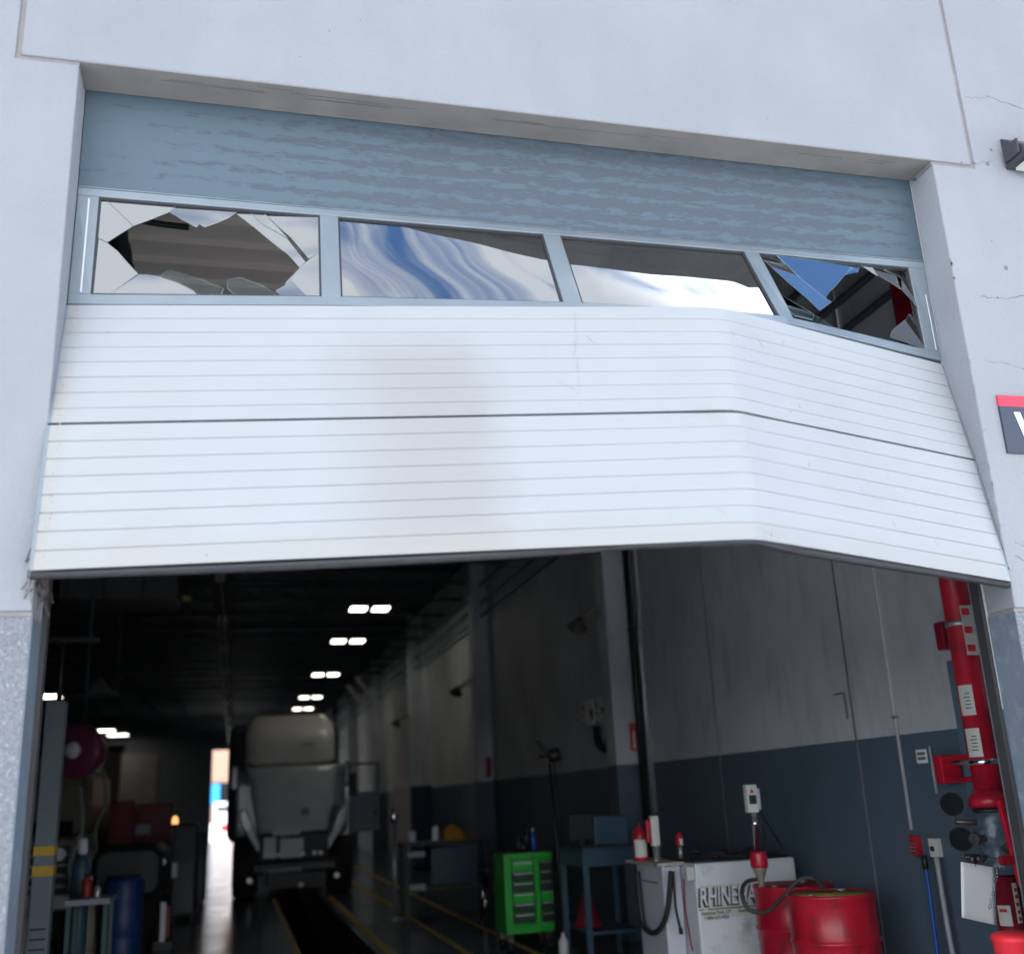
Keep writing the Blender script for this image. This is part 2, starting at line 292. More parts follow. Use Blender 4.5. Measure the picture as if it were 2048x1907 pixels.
# ------------------------------------------------------------------ building
bl = thing('warehouse_building', 'pale painted workshop building with a grey sprayed base and wide door opening', 'building')
T = .2; XW = 5.3; H = 10.5
def fpart(n, x0, x1, z0, z1, m=m_wall, y0=0, y1=T, bev=.006): return MB().box(x0, x1, y0, y1, z0, z1).build(n, m, bl, bevel=bev)
GX0, GX1 = -.235, 4.515; g = .022
Y0 = lambda pts: [(x, 0, z) for x, z in pts]
MB().prism(Y0([(-14, ZD+.01), (0, ZD+.01), (0, ZT-g), (GX0-g, ZT-g), (GX0-g, H), (-14, H)]), (0, T, 0)).build('wall_panel', m_wall, bl, bevel=.006)
MB().prism(Y0([(OW, ZD+.01), (14, ZD+.01), (14, H), (GX1+g, H), (GX1+g, ZT-g), (OW, ZT-g)]), (0, T, 0)).build('wall_panel', m_wall, bl, bevel=.008)
MB().box(GX0, GX1, .0, T, ZT, H).build('header_panel', m_wall, bl, bevel=.008, noisy=0)
for a, q in (((GX0-g, GX0, .012, .15, ZT-g, H-.01), (GX0-g, 0, .013, .15, ZT-g+.0003, ZT)), ((GX1, GX1+g, .012, .15, ZT-g, H-.01), (OW, GX1+g, .013, .15, ZT-g+.0003, ZT))):
    b = MB(); b.box(*a); b.box(*q); b.build('joint_sealant', m_caulk, bl)
for x0, x1 in ((-14, 0), (OW, 14)):
    MB().box(x0, x1, .012, T, ZD-.008, ZD+.009).build('joint_sealant', m_caulk, bl)
    e = .0015 if x0 < 0 else -.0015
    MB().box(x0, x1, .004, T-.002, 0, ZD-.009).build('wall_base', m_dado, bl, bevel=.006)
    xx = (x1-.001, x1+.003) if x0 < 0 else (x0-.003, x0+.001)
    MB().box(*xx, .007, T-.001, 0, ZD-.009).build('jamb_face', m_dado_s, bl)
MB().box(.002, OW-.002, .004, T-.002, ZT-.003, ZT+.004).build('soffit_face', mat('bare soffit', (.21, .20, .195), .85, var=.15, vs=4, bump=.3, bs=30), bl)
# chipped stucco lip under the header
b = MB()
for k in range(16):
    x = random.uniform(.1, 4.0); w = random.uniform(.1, .6); y = random.uniform(.03, .08)
    b.box(x, x+w, y, y+random.uniform(.002, .005), ZT-random.uniform(.004, .006), ZT+.002); b.build('soffit_scar', mat('dark scar', (.15, .14, .14), .9), bl); b = MB()
# cracks and old anchor holes on the right pier
def crack(pts, r=.0024):
    q = []
    for i in range(len(pts)-1):
        a = Vector(pts[i]); c = Vector(pts[i+1]); n = max(2, int((c-a).length/.02))
        for k in range(n): q.append(a.lerp(c, k/n)+Vector((random.uniform(-1, 1)*.002, 0, random.uniform(-1, 1)*.006)))
    q.append(Vector(pts[-1])); return q
def P0(u, v): p = at(u, v, 1, -.0002); return p
b = MB()
for pts, r in (([(1875, 190), (1912, 190), (1916, 186), (1945, 198), (1992, 212)], .0022), ([(1905, 575), (1945, 580), (1992, 574)], .0024), ([(1912, 700), (1950, 705), (1992, 718)], .0016),
               ([(1885, 315), (1895, 318), (1925, 313)], .0018), ([(1970, 1078), (1992, 1090)], .002), ([(1968, 1052), (1990, 1060)], .0018), ([(1905, 838), (1915, 833)], .0014), ([(1895, 902), (1915, 897)], .0018)):
    q = crack([P0(*p) for p in pts])
    for i in range(len(q)-1): b.cyl(q[i], q[i+1], r*random.uniform(.4, 1.1), seg=5, cap=False)
    b.build('crack', m_crack, bl); b = MB()
b = MB()
for u, v, r in ((1953, 520, .013), (1925, 468, .004), (1937, 577, .005), (1924, 291, .009), (1917, 318, .012), (1867, 315, .006), (640, 60, .004), (700, 40, .003), (583, 110, .003), (1490, 230, .003)):
    p = P0(u, v); b.lathe([(r*.3, 0), (r, .0004), (r, .003)], p+Vector((0, -.001, 0)), (0, 1, 0), 10); b.build('anchor_hole', mat('filled hole', (.17, .17, .19), .9), bl); b = MB()
# inside: side wall, front return, back wall, roof
MB().box(XW, XW+.25, T+.001, 56, 0, 7).build('side_wall', m_int, bl)
MB().box(-14.2, -14, T+.001, 56, 0, 7).build('side_wall', m_int, bl)
b = MB(); b.box(OW+.001, XW, T+.001, T+.012, 0, ZT+.3); b.box(-14, -.001, T+.001, T+.012, 0, ZT+.3); b.box(-14, XW, T+.001, T+.012, ZT+.02, 7); b.build('front_lining', m_int, bl)
FD0, FD1, FZ = -.53, 1.35, 4.68
b = MB(); b.box(-14, FD0, 56, 56.25, 0, 7); b.box(FD1, 5.6, 56, 56.25, 0, 7); b.box(FD0, FD1, 56, 56.25, FZ, 7); b.build('back_wall', mat('dark back wall', (.10, .11, .12), .7), bl)
for x0 in (-13, -9.5, -6.2):
    b = MB(); b.box(x0, x0+2.9, 55.9, 55.97, 0, 4.6)
    for k in range(1, 4): b.box(x0+k*.725-.03, x0+k*.725+.03, 55.86, 55.9, 0, 4.6)
    b.build('rear_door', mat('rear door panel', (.17, .155, .14), .6), bl)
# ribbed roof deck, ribs run across the shop
b = MB(); y = .25; RZ = 6.35; pts = []
while y < 56:
    for dy, dz in ((0, 0), (.26, 0), (.30, .09), (.41, .09)):
        pts.append((y+dy, RZ+dz))
    y += .46
for i in range(len(pts)-1):
    (ya, za), (yb, zb) = pts[i], pts[i+1]; b.quad((-14, ya, za), (5.55, ya, za), (5.55, yb, zb), (-14, yb, zb))
b.build('roof_deck', m_deck, bl)
MB().box(-14.2, 5.6, .2, 56.25, 6.9, 7.1).build('roof_slab', m_dk, bl)
# open web joists across the shop
def joist():
    b = MB(); b.box(-14, XW, -.04, .04, 5.62, 5.68); b.box(-14, XW, -.04, .04, 6.26, 6.32)
    x = -14; s = 0
    while x < XW-.5: b.cyl((x, 0, 5.68 if s else 6.26), (x+.6, 0, 6.26 if s else 5.68), .016, seg=5, cap=False); x += .6; s ^= 1
    return b
j0 = None; yy = 6.5
while yy < 55:
    if j0 is None: j = j0 = joist().build('roof_joist', m_joist, bl)
    else: j = j0.copy(); COL.objects.link(j)
    j.location.y = yy; yy += 1.85
# painted concrete pilasters on the side wall
def pil(y0, w=.34, d=.3):
    MB().box(XW-d, XW+.01, y0, y0+w, 0, 6.3).build('pilaster', m_int, bl, bevel=.012)
PY = [7.75, 15.3, 23.2, 31.2, 39.2, 47.2]
for y in PY: pil(y)
b = MB(); b.box(XW-.012, XW, 3.15, 3.162, 0, 6.3); b.box(XW-.006, XW, 5.6, 5.606, 0, 6.3)
b.build('wall_joint', m_crack, bl)
b = MB()
for zz in (4.9, 5.15, 5.5): b.cyl((XW-.12, .3, zz), (XW-.12, 55, zz), .03, seg=8)
b.build('pipe_run', m_joist, bl)

# ------------------------------------------------------------------ the bent sectional door
J2 = [(0, .168, 3.665), (2.795, -.262, 3.652), (4.268, .205, 3.66)]
J3 = [(0.0, .0, 3.068), (2.69, -.48, 3.066), (4.262, .085, 3.09)]
J4 = [(.004, -.124, 2.462), (2.60, -.72, 2.47), (4.262, -.012, 2.458)]
J2 = [Vector(p) for p in J2]; J3 = [Vector(p) for p in J3]; J4 = [Vector(p) for p in J4]
def row(J, s):
    a, c, e = J; w = .03
    if s < 1-w: return a.lerp(c, s)
    if s > 1+w: return c.lerp(e, s-1)
    t = (s-(1-w))/(2*w); p, q = a.lerp(c, 1-w), c.lerp(e, w); return (1-t)**2*p+2*t*(1-t)*c+t*t*q
door = thing('overhead_door', 'white and grey sectional overhead door, buckled outward with two broken windows', 'garage door')
def panel(Ja, Jb, name, seed, gaptop=.0, gapbot=.006):
    ss = [i/24 for i in range(23)]+[.955+.09*i/8 for i in range(9)]+[1.0+i/14 for i in range(1, 15)]
    n = 8; vs = []
    h = .61; e = .008/h
    for k in range(n):
        v0, v1 = k/n, (k+1)/n
        vs += [(v0+(e*.5 if k else gaptop/h), 0), ((v0+v1)/2, .0), (v1-e*.5 if k < n-1 else 1-gapbot/h, 0)]
        if k < n-1: vs += [(v1, .0058)]
    def P(s, v):
        p = row(Ja, s).lerp(row(Jb, s), v)
        w = math.exp(-((s-1)/.10)**2)*.008+.002
        p.y += (noise.noise(Vector((s*4+seed, v*2.2, seed)))+.5*noise.noise(Vector((s*14+seed, v*5, seed))))*w*1.1
        return p
    bm = bmesh.new(); G = []; B = []
    for s in ss:
        c1 = []
        for v, off in vs:
            p = P(s, v); t1 = P(min(s+.01, 2), v)-P(max(s-.01, 0), v); t2 = P(s, min(v+.01, 1))-P(s, max(v-.01, 0)); nn = t2.cross(t1).normalized()
            if nn.y < 0: nn = -nn
            c1.append(bm.verts.new(p+nn*off))
        G.append(c1); B.append([bm.verts.new(row(Ja, s)+Vector((0, .05, 0))), bm.verts.new(row(Jb, s)+Vector((0, .05, .006)))])
    for i in range(len(ss)-1):
        for j in range(len(vs)-1): bm.faces.new((G[i][j], G[i+1][j], G[i+1][j+1], G[i][j+1]))
        bm.faces.new((B[i][0], B[i+1][0], B[i+1][1], B[i][1])); bm.faces.new((G[i][0], G[i+1][0], B[i+1][0], B[i][0])); bm.faces.new((G[i][-1], G[i+1][-1], B[i+1][1], B[i][1]))
    bm.faces.new([G[0][j] for j in range(len(vs))]+[B[0][1], B[0][0]]); bm.faces.new([G[-1][j] for j in range(len(vs))]+[B[-1][1], B[-1][0]])
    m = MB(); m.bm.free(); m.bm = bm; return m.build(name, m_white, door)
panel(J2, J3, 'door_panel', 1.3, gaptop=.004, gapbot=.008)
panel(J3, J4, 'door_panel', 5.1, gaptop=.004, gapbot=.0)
# end caps in grey metal down both edges
for s, dx in ((0, -.003), (2, .003)):
    b = MB()
    for A, C in ((J2, J3), (J3, J4)):
        a, c = row(A, s), row(C, s); n = Vector((0, -.004, 0)); w = .03 if s == 0 else -.022
        for q, z in ((0, 0),):
            b.prism([a+Vector((dx, -.003, -.004)), c+Vector((dx, -.003, .004)), c+Vector((dx, .055, .004)), a+Vector((dx, .055, -.004))], (-dx*4, 0, 0))
    b.build('end_cap', m_alu, door)
# grime and scuffs on the skin
b = MB()
def onp(Ja, Jb, s, v, off=-.0015):
    p = row(Ja, s).lerp(row(Jb, s), v); return p+Vector((0, off, off*-.3))
for Ja, Jb, s, v, w, h in ((J3, J4, .20, .93, .004, .018), (J3, J4, .235, .95, .012, .004), (J3, J4, .37, .9, .004, .005), (J2, J3, .052, .245, .006, .004), (J2, J3, .062, .245, .014, .004), (J2, J3, .035, .245, .02, .004), (J2, J3, .54, .46, .002, .05), (J2, J3, .10, .24, .01, .003),
                         (J3, J4, .80, .80, .004, .004), (J3, J4, .62, .90, .004, .005), (J3, J4, .66, .62, .012, .005), (J3, J4, 1.03, .93, .006, .012), (J3, J4, 1.045, .94, .006, .018), (J3, J4, .9, .88, .01, .02), (J2, J3, 1.2, .9, .02, .003)):
    p = onp(Ja, Jb, s, v); d = (onp(Ja, Jb, s+.01, v)-p).normalized()
    b.prism([p, p+d*w, p+d*w*.8-Vector((0, 0, h)), p+d*w*.1-Vector((0, 0, h*.8))], (0, .001, 0))
for k in range(70):
    J = ((J2, J3), (J3, J4))[k % 2]; p = onp(*J, random.uniform(.012, .02), random.random()); h = random.uniform(.003, .018)
    b.prism([p, p+Vector((.004, 0, 0)), p+Vector((.003, 0, -h)), p+Vector((0, 0, -h))], (0, .001, 0))
b.build('scuff_mark', mat('scuff', (.42, .33, .28), .8, var=.5, vs=40), door)
# bottom rail and rubber seal, buckled
def sweep(pts, prof, name, m):
    bm = bmesh.new(); rings = []
    for i, p in enumerate(pts):
        rings.append([bm.verts.new(Vector(p)+Vector((0, y, z))) for y, z in prof])
    for i in range(len(rings)-1):
        for k in range(len(prof)): f = bm.faces.new((rings[i][k], rings[i+1][k], rings[i+1][(k+1) % len(prof)], rings[i][(k+1) % len(prof)]))
    bm.faces.new(rings[0]); bm.faces.new(rings[-1][::-1]); mm = MB(); mm.bm.free(); mm.bm = bm; return mm.build(name, m, door)
rp = []; sp = []
for i in range(60):
    s = i/59*2; p = row(J4, s)
    sag = -.012*math.exp(-((s-.35)/.3)**2)+.028*math.exp(-((s-.92)/.16)**2)-.004*math.exp(-((s-1.35)/.2)**2)
    bulge = .02*math.exp(-((s-1.0)/.2)**2)
    rp.append(p+Vector((0, .012+bulge, -.004+sag*.35))); sp.append(p+Vector((0, .016+bulge*1.3, -.018+sag*.8)))
sweep(rp, [(-.004, 0), (-.007, -.004), (-.002, -.006), (-.003, -.011), (.012, -.012), (.036, -.012), (.036, 0)], 'bottom_rail', mat('dark rail', (.085, .095, .115), .4, metal=.3))
sweep(sp, [(-.010, .006), (-.012, .0), (-.006, -.007), (.012, -.009), (.030, -.006), (.034, .006)], 'bottom_seal', mat('weathered rubber seal', (.028, .026, .03), .6, var=.25, vs=20))
# window section: frame members on a warped surface
TOPY = .2; ZW1, ZW0 = 4.252, 3.672
WB = [(0, .182), (1.1, .02), (2.2, -.10), (2.8, -.112), (3.2, -.118), (4.27, .205)]
def wby(x):
    for (a, ya), (c, yc) in zip(WB, WB[1:]):
        if x <= c: return ya+(yc-ya)*(x-a)/(c-a)
    return WB[-1][1]
def wbs(x): return (wby(max(x-.12, 0))+wby(min(x+.12, 4.27))+2*wby(x))/4
def WP(x, v, off=0):
    yb = wbs(x); y = TOPY+(yb-TOPY)*v; z = ZW1+(ZW0-ZW1)*v; t = math.atan2(TOPY-yb, ZW1-ZW0)
    return Vector((x, y+math.cos(t)*off, z-math.sin(t)*off))
def member(b, x0, x1, v0, v1, o0, o1):
    n = max(1, int((x1-x0)/.08)); F = []
    for i in range(n+1):
        x = x0+(x1-x0)*i/n; F.append([b.bm.verts.new(WP(x, v, o)) for v, o in ((v0, o0), (v1, o0), (v1, o1), (v0, o1))])
    for i in range(n):
        for k in range(4): b.bm.faces.new((F[i][k], F[i][(k+1) % 4], F[i+1][(k+1) % 4], F[i+1][k]))
    b.bm.faces.new(F[0]); b.bm.faces.new(F[-1][::-1])
XS = [(.092, 1.052), (1.135, 2.122), (2.208, 3.19), (3.272, 4.165)]; VT, VB = .075, .915
frame = MB(); member(frame, 0.004, 4.266, .006, VT, 0, .045); member(frame, 0.004, 4.266, VB, 1, 0, .045)
for x0, x1 in ((.004, XS[0][0]), (XS[0][1], XS[1][0]), (XS[1][1], XS[2][0]), (XS[2][1], XS[3][0]), (XS[3][1], 4.266)): member(frame, x0, x1, VT, VB, 0.0008, .044)
fr = frame.build('window_frame', m_alu, door, bevel=.0025)
b = MB()
for x0, x1 in XS:
    for q in ((x0, x1, VT, VT+.014), (x0, x1, VB-.014, VB), (x0, x0+.008, VT+.014, VB-.014), (x1-.008, x1, VT+.014, VB-.014)): member(b, *q, .007, .03)
b.build('glazing_bead', m_rubber, fr, world=True)
b = MB(); member(b, .05, .056, .1, .9, -.002, .0); member(b, 4.235, 4.24, .35, .9, -.002, 0); b.build('trim_strip', m_trimw, fr)
b = MB(); member(b, 0.004, 4.266, -.004, .004, -.002, .02); b.build('hinge_joint', m_alu, fr)
def pane_grid(x0, x1, nx=26, nv=14, off=.016, wob=.0012, seed=0):
    b = MB(); F = [[None]*(nv+1) for _ in range(nx+1)]
    for i in range(nx+1):
        for j in range(nv+1):
            x = x0+(x1-x0)*i/nx; v = VT+(VB-VT)*j/nv; p = WP(x, v, off); p.y += wob*noise.noise(Vector((x*3+seed, v*2.5, 0))); F[i][j] = p
    V = [[b.bm.verts.new(F[i][j]) for j in range(nv+1)] for i in range(nx+1)]; V2 = [[b.bm.verts.new(F[i][j]+Vector((0, .005, 0))) for j in range(nv+1)] for i in range(nx+1)]
    for i in range(nx):
        for j in range(nv):
            for Q in (V,):
                f = b.bm.faces.new((Q[i][j], Q[i+1][j], Q[i+1][j+1], Q[i][j+1])); f.smooth = True
    for v in [q for r in V2 for q in r]: b.bm.verts.remove(v)
    return b
for k in (1, 2): pane_grid(*XS[k], seed=k*7).build('window_pane', m_glass, door)
# broken panes: shards still held in the frame
def invbil(q, u, v):
    a, c, d, e = [Vector(p) for p in q]; s = t = .5     # TL TR BR BL
    for _ in range(30):
        p = (a*(1-s)+c*s)*(1-t)+(e*(1-s)+d*s)*t; r = Vector((u, v))-p
        ds = (c-a)*(1-t)+(d-e)*t; dt = (e-a)*(1-s)+(d-c)*s; det = ds.x*dt.y-ds.y*dt.x
        s += (r.x*dt.y-r.y*dt.x)/det; t += (ds.x*r.y-ds.y*r.x)/det
    return min(max(s, -.01), 1.01), min(max(t, -.01), 1.01)
def shard(k, quad, poly, m, name, ry=0, rx=0, off=.016, shrink=.0015, edge=True):
    x0, x1 = XS[k]; P = []
    for u, v in poly:
        s, t = invbil(quad, u, v); P.append(WP(x0+(x1-x0)*s, VT+(VB-VT)*t, off))
    c = sum(P, Vector())/len(P)
    n = Vector()
    for i in range(len(P)): n += (P[i]-c).cross(P[(i+1) % len(P)]-c)
    n.normalize(); n = -n if n.y > 0 else n
    ax = Vector((1, 0, 0)); Q = Matrix.Rotation(R(rx), 3, 'X') @ Matrix.Rotation(R(ry), 3, 'Z')
    o = []
    for p in P:
        d = p-c; d -= n*d.dot(n); d = Q @ d; L_ = d.length; o.append(c+d*(1-shrink/max(L_, .01)))
    b = MB(); b.prism(o, -n*.004); bmesh.ops.triangulate(b.bm, faces=[f for f in b.bm.faces if len(f.verts) > 4])
    ob = b.build(name, m, door)
    if edge:
        e = MB()
        for i in range(len(o)):
            if (o[i]-o[(i+1) % len(o)]).length > .004: e.cyl(o[i], o[(i+1) % len(o)], random.choice((.0005, .0007, .0011)), seg=4, cap=False)
        e.build('shard_edge', m_edge, ob)
    return ob
Q1 = [(290, 100), (1622, 185), (1635, 708), (238, 700)]
SH1 = [([(290, 100), (325, 103), (487, 270), (335, 375), (272, 345)], 0, 0), ([(325, 103), (740, 130), (700, 175), (595, 225), (487, 270)], .3, .2),
 ([(740, 130), (1105, 155), (1102, 172), (1060, 205), (1000, 235), (912, 270), (878, 250), (862, 272), (780, 225), (700, 175)], -.2, .2), ([(1105, 155), (1185, 160), (1250, 235), (1420, 335), (1535, 480), (1500, 517), (1430, 440), (1330, 365), (1215, 265), (1102, 172)], .4, -.3),
 ([(1185, 160), (1270, 165), (1370, 270), (1425, 330), (1250, 232)], -.8, .6), ([(1275, 167), (1622, 185), (1628, 410), (1558, 458), (1440, 325), (1375, 268)], -1.2, 1.6), ([(1628, 410), (1635, 708), (1560, 708), (1440, 590), (1412, 612), (1460, 570), (1500, 517), (1540, 480)], .2, .4),
 ([(1440, 590), (1560, 708), (1395, 708), (1350, 662), (1405, 630), (1412, 612)], -.3, .2),
 ([(272, 345), (335, 375), (400, 430), (450, 490), (518, 565), (330, 705), (238, 700)], .5, -.4), ([(330, 705), (518, 570), (560, 567), (640, 578), (760, 620), (850, 665), (890, 708)], .2, -.2)]
for poly, ry, rx in SH1: shard(0, Q1, poly, m_glass, 'glass_shard', ry, rx)
shard(0, Q1, [(650, 575), (700, 545), (880, 590), (1040, 650), (1010, 708), (895, 708), (850, 665), (760, 620)], m_glassc, 'glass_shard', 1, 6, shrink=.004)
shard(0, Q1, [(1050, 600), (1130, 585), (1290, 640), (1390, 700), (1130, 708), (1050, 650)], m_glassc, 'glass_shard', -3, 9, shrink=.004)
Q4 = [(222, 285), (1520, 440), (1605, 1130), (455, 805)]
SH4 = [([(370, 312), (1100, 400), (1075, 458), (1015, 410), (955, 480), (870, 560), (800, 610), (765, 650), (600, 510), (480, 405)], 0, 3, m_glass), ([(262, 352), (480, 408), (600, 515), (765, 655), (812, 690), (700, 745), (600, 640), (450, 510)], .5, 2.2, m_glass),
 ([(222, 285), (368, 312), (478, 403), (262, 350)], 0, -12, m_glass), ([(1105, 400), (1200, 410), (1255, 495), (1210, 470), (1160, 435)], 0, 3, m_glass), ([(1203, 410), (1310, 430), (1425, 490), (1430, 600), (1440, 625), (1258, 497)], 4, -10, m_glass),
 ([(1315, 430), (1520, 440), (1560, 800), (1530, 745), (1445, 625), (1490, 600), (1460, 550), (1475, 520), (1440, 485)], 5, -10, m_glass), ([(1560, 800), (1605, 1130), (1262, 1025), (1290, 970), (1380, 910), (1480, 850), (1532, 795)], 5, -9, m_glass),
 ([(330, 480), (640, 770), (600, 845), (455, 805)], 0, -14, m_glass), ([(640, 770), (815, 890), (830, 905), (605, 845)], 0, -3, m_glassc)]
for poly, ry, rx, m in SH4: shard(3, Q4, poly, m, 'glass_shard', ry, rx)
# grey top section, partly behind the lintel, with scraped film patches
def top_mat():
    m = bpy.data.materials.new('weathered grey film'); m.use_nodes = True; t = m.node_tree; n = t.nodes; l = t.links; b = n['Principled BSDF']; b.inputs['Roughness'].default_value = .5; b.inputs['Metallic'].default_value = .25
    c = n.new('ShaderNodeTexCoord'); sx = n.new('ShaderNodeSeparateXYZ'); l.new(c.outputs['Object'], sx.inputs[0])
    mp = n.new('ShaderNodeMapping'); mp.inputs['Scale'].default_value = (2.6, 2.6, 11); l.new(c.outputs['Object'], mp.inputs[0])
    x = n.new('ShaderNodeTexNoise'); x.inputs['Scale'].default_value = 3.6; x.inputs['Detail'].default_value = 12; x.inputs['Roughness'].default_value = .72; l.new(mp.outputs[0], x.inputs[0])
    w = n.new('ShaderNodeMath'); w.operation = 'MULTIPLY'; w.inputs[1].default_value = 2*math.pi/.088; l.new(sx.outputs[2], w.inputs[0])
    sn = n.new('ShaderNodeMath'); sn.operation = 'SINE'; l.new(w.outputs[0], sn.inputs[0])
    a = n.new('ShaderNodeMath'); a.operation = 'MULTIPLY_ADD'; a.inputs[1].default_value = .07; l.new(sn.outputs[0], a.inputs[0]); l.new(x.outputs[0], a.inputs[2])
    # fewer patches toward the left end
    e = n.new('ShaderNodeMapRange'); e.inputs[1].default_value = .15; e.inputs[2].default_value = 1.6; e.inputs[3].default_value = -.16; e.inputs[4].default_value = .02; l.new(sx.outputs[0], e.inputs[0])
    e2 = n.new('ShaderNodeMapRange'); e2.inputs[1].default_value = 3.6; e2.inputs[2].default_value = 4.2; e2.inputs[3].default_value = 0; e2.inputs[4].default_value = -.12; l.new(sx.outputs[0], e2.inputs[0])
    a2 = n.new('ShaderNodeMath'); l.new(a.outputs[0], a2.inputs[0]); l.new(e.outputs[0], a2.inputs[1]); a3 = n.new('ShaderNodeMath'); l.new(a2.outputs[0], a3.inputs[0]); l.new(e2.outputs[0], a3.inputs[1])
    r = n.new('ShaderNodeMapRange'); r.inputs[1].default_value = .455; r.inputs[2].default_value = .52; l.new(a3.outputs[0], r.inputs[0])
    k = n.new('ShaderNodeMix'); k.data_type = 'RGBA'; k.inputs[6].default_value = (.088, .130, .168, 1); k.inputs[7].default_value = (.074, .095, .125, 1); l.new(r.outputs[0], k.inputs[0]); l.new(k.outputs[2], b.inputs['Base Color'])
    u = n.new('ShaderNodeBump'); u.inputs['Strength'].default_value = .3; u.inputs['Distance'].default_value = .004; l.new(r.outputs[0], u.inputs['Height']); l.new(u.outputs[0], b.inputs['Normal'])
    return m
MB().box(.004, 4.266, .202, .25, 4.256, 4.86).build('top_panel', top_mat(), door)
# tracks inside the jambs
for x, s in ((-.02, 1), (OW+.02, -1)):
    t = thing('door_track', 'steel door track down the inside of the %s jamb' % ('left' if s > 0 else 'right'), 'door track', (x, .3, 0))
    b = MB(); b.box(x-.03, x+.03, .27, .275, 0, 4.6); b.box(x-s*.03-.003, x-s*.03+.003, .276, .33, 0, 4.6); b.box(x+s*.02, x+s*.024, .276, .30, 0, 4.6); b.build('rail', m_galv, t)
    b = MB(); b.box(x-.04, x+.04, .213, .2695, 0, 4.7); b.build('rubber_strip', m_rubber, t)
# chewed side seal hanging at the low left corner
b = MB()
for k in range(45):
    z = 2.60-.20*random.random()**1.3; inner = random.random() < .7; x = random.uniform(.0, .035) if inner else random.uniform(-.022, .0); y = random.uniform(.0, .15) if inner else random.uniform(-.03, -.004)
    l_ = random.uniform(.02, .09); dx = random.uniform(-.02, .02)
    b.tube([(x, y, z), (x+dx, y+random.uniform(-.015, .015), z-l_*.5), (x+dx*1.6, y+random.uniform(-.02, .02), z-l_)], random.uniform(.001, .0028), 5)
for k in range(9):
    x, y, z = random.uniform(.004, .03), random.uniform(.02, .13), random.uniform(2.42, 2.53); b.lathe([(.003, -.03), (random.uniform(.005, .012), 0), (.004, .03)], (x, y, z), (random.uniform(-.4, .4), random.uniform(-.4, .4), 1), 7)
ts = b.build('torn_seal', m_brown, noisy=.004); tag(ts, 'brown shredded brush seal hanging off the left jamb at the door corner', 'torn seal')

# ------------------------------------------------------------------ outside fittings
Xs, Zs0, Zs1 = 4.385, 3.10, 3.405
t = thing('wall_sign', 'dark grey wall sign with a red top stripe and white letter W beside the door', 'sign', (Xs, 0, Zs0))
MB().box(Xs, Xs+1.3, -.012, -.001, Zs0, Zs1-.058).build('sign_board', m_signd, t); MB().box(Xs, Xs+1.3, -.012, -.001, Zs1-.0575, Zs1).build('sign_stripe', m_signr, t)
zc = Zs0+.045
def stroke(b, x0, x1, w, z0, z1): b.prism([(x0, -.012, z1), (x0+w, -.012, z1), (x1+w, -.012, z0), (x1, -.012, z0)], (0, -.002, 0))
b = MB(); x = Xs+.078
for a, c in ((0, .045), (.09, .0455), (.0905, .135), (.18, .1355)): stroke(b, x+a, x+c, .036, zc, zc+.172)
b.build('sign_letter', m_signw, t)
t = thing('wall_lamp', 'dark bronze wedge shaped wall lamp on the right pier above the sign', 'wall lamp', (4.95, 0, 4.84))
b = MB(); b.prism([(4.73, -.002, 4.94), (4.73, -.002, 4.74), (4.73, -.16, 4.755), (4.73, -.16, 4.80)], (.45, 0, 0)); b.build('lamp_housing', m_brz, t, bevel=.008)
MB().box(4.77, 5.14, -.135, -.03, 4.725, 4.742).build('lens', m_label, t)
MB().box(4.715, 4.729, -.13, -.02, 4.77, 4.86).build('end_bracket', m_brz, t, bevel=.006)

# ------------------------------------------------------------------ sprinkler riser by the right jamb
RX, RY, RR = 5.10, 1.49, .084
def zat(v, x=RX): return at(1850+(v-1150)*.189, v, 0, x).z
def arc(b, r, a0, a1, z0, z1, n=14, c=(RX, RY)):
    P = [(c[0]+r*math.cos(R(a0+(a1-a0)*i/n)), c[1]+r*math.sin(R(a0+(a1-a0)*i/n))) for i in range(n+1)]
    for i in range(n): b.quad((*P[i], z0), (*P[i+1], z0), (*P[i+1], z1), (*P[i], z1))
t = thing('sprinkler_riser', 'tall red fire sprinkler riser pipe with valve and gauges just inside the right jamb', 'fire riser', (RX, RY, 0))
zf = zat(1560)
MB().lathe([(RR, zf), (RR, 6.3)], (RX, RY, 0)).build('pipe', m_red, t)
MB().lathe([(RR*1.05, zf-.01), (RR*1.5, zf-.015), (RR*1.5, zf+.035), (RR*1.28, zf+.05), (RR*1.03, zf+.085)], (RX, RY, 0)).build('flange', m_red, t)
MB().lathe([(RR*1.3, zf-.045), (RR*1.3, zf-.02), (RR*.8, zf-.05)][::-1], (RX, RY, 0), seg=10).build('gasket', m_dk, t)
mv = mat('grey valve body', (.08, .12, .16), .3, var=.5, vs=14, bump=.6, bs=25, dirt=.6, dcol=(.3, .33, .38), ds=12)
z1 = zf-.045; z0 = zat(1700)
MB().lathe([(RR*.8, z0), (RR*1.35, z0+.02), (RR*1.3, z0+.08), (RR*.95, z0+.12), (RR*1.45, z0+.2), (RR*1.55, z1-.12), (RR*1.2, z1-.04), (RR*1.3, z1-.005), (RR*.7, z1)], (RX, RY, 0), seg=26).build('valve_body', mv, t, noisy=.012)
b = MB()
for a, zz, l_ in ((200, z1-.14, .2), (250, z0+.16, .17), (300, z1-.1, .22), (330, z0+.1, .2), (170, z0+.1, .16)):
    d = Vector((math.cos(R(a)), math.sin(R(a)), 0)); c = Vector((RX, RY, zz)); b.cyl(c+d*.08, c+d*l_, .02, seg=10); b.cyl(c+d*l_, c+d*(l_+.03), .034, seg=6)
    b.build('trim_fitting', mat('brass and iron trim', (.10, .09, .09), .35, metal=.5, var=.6, vs=30), t); b = MB()
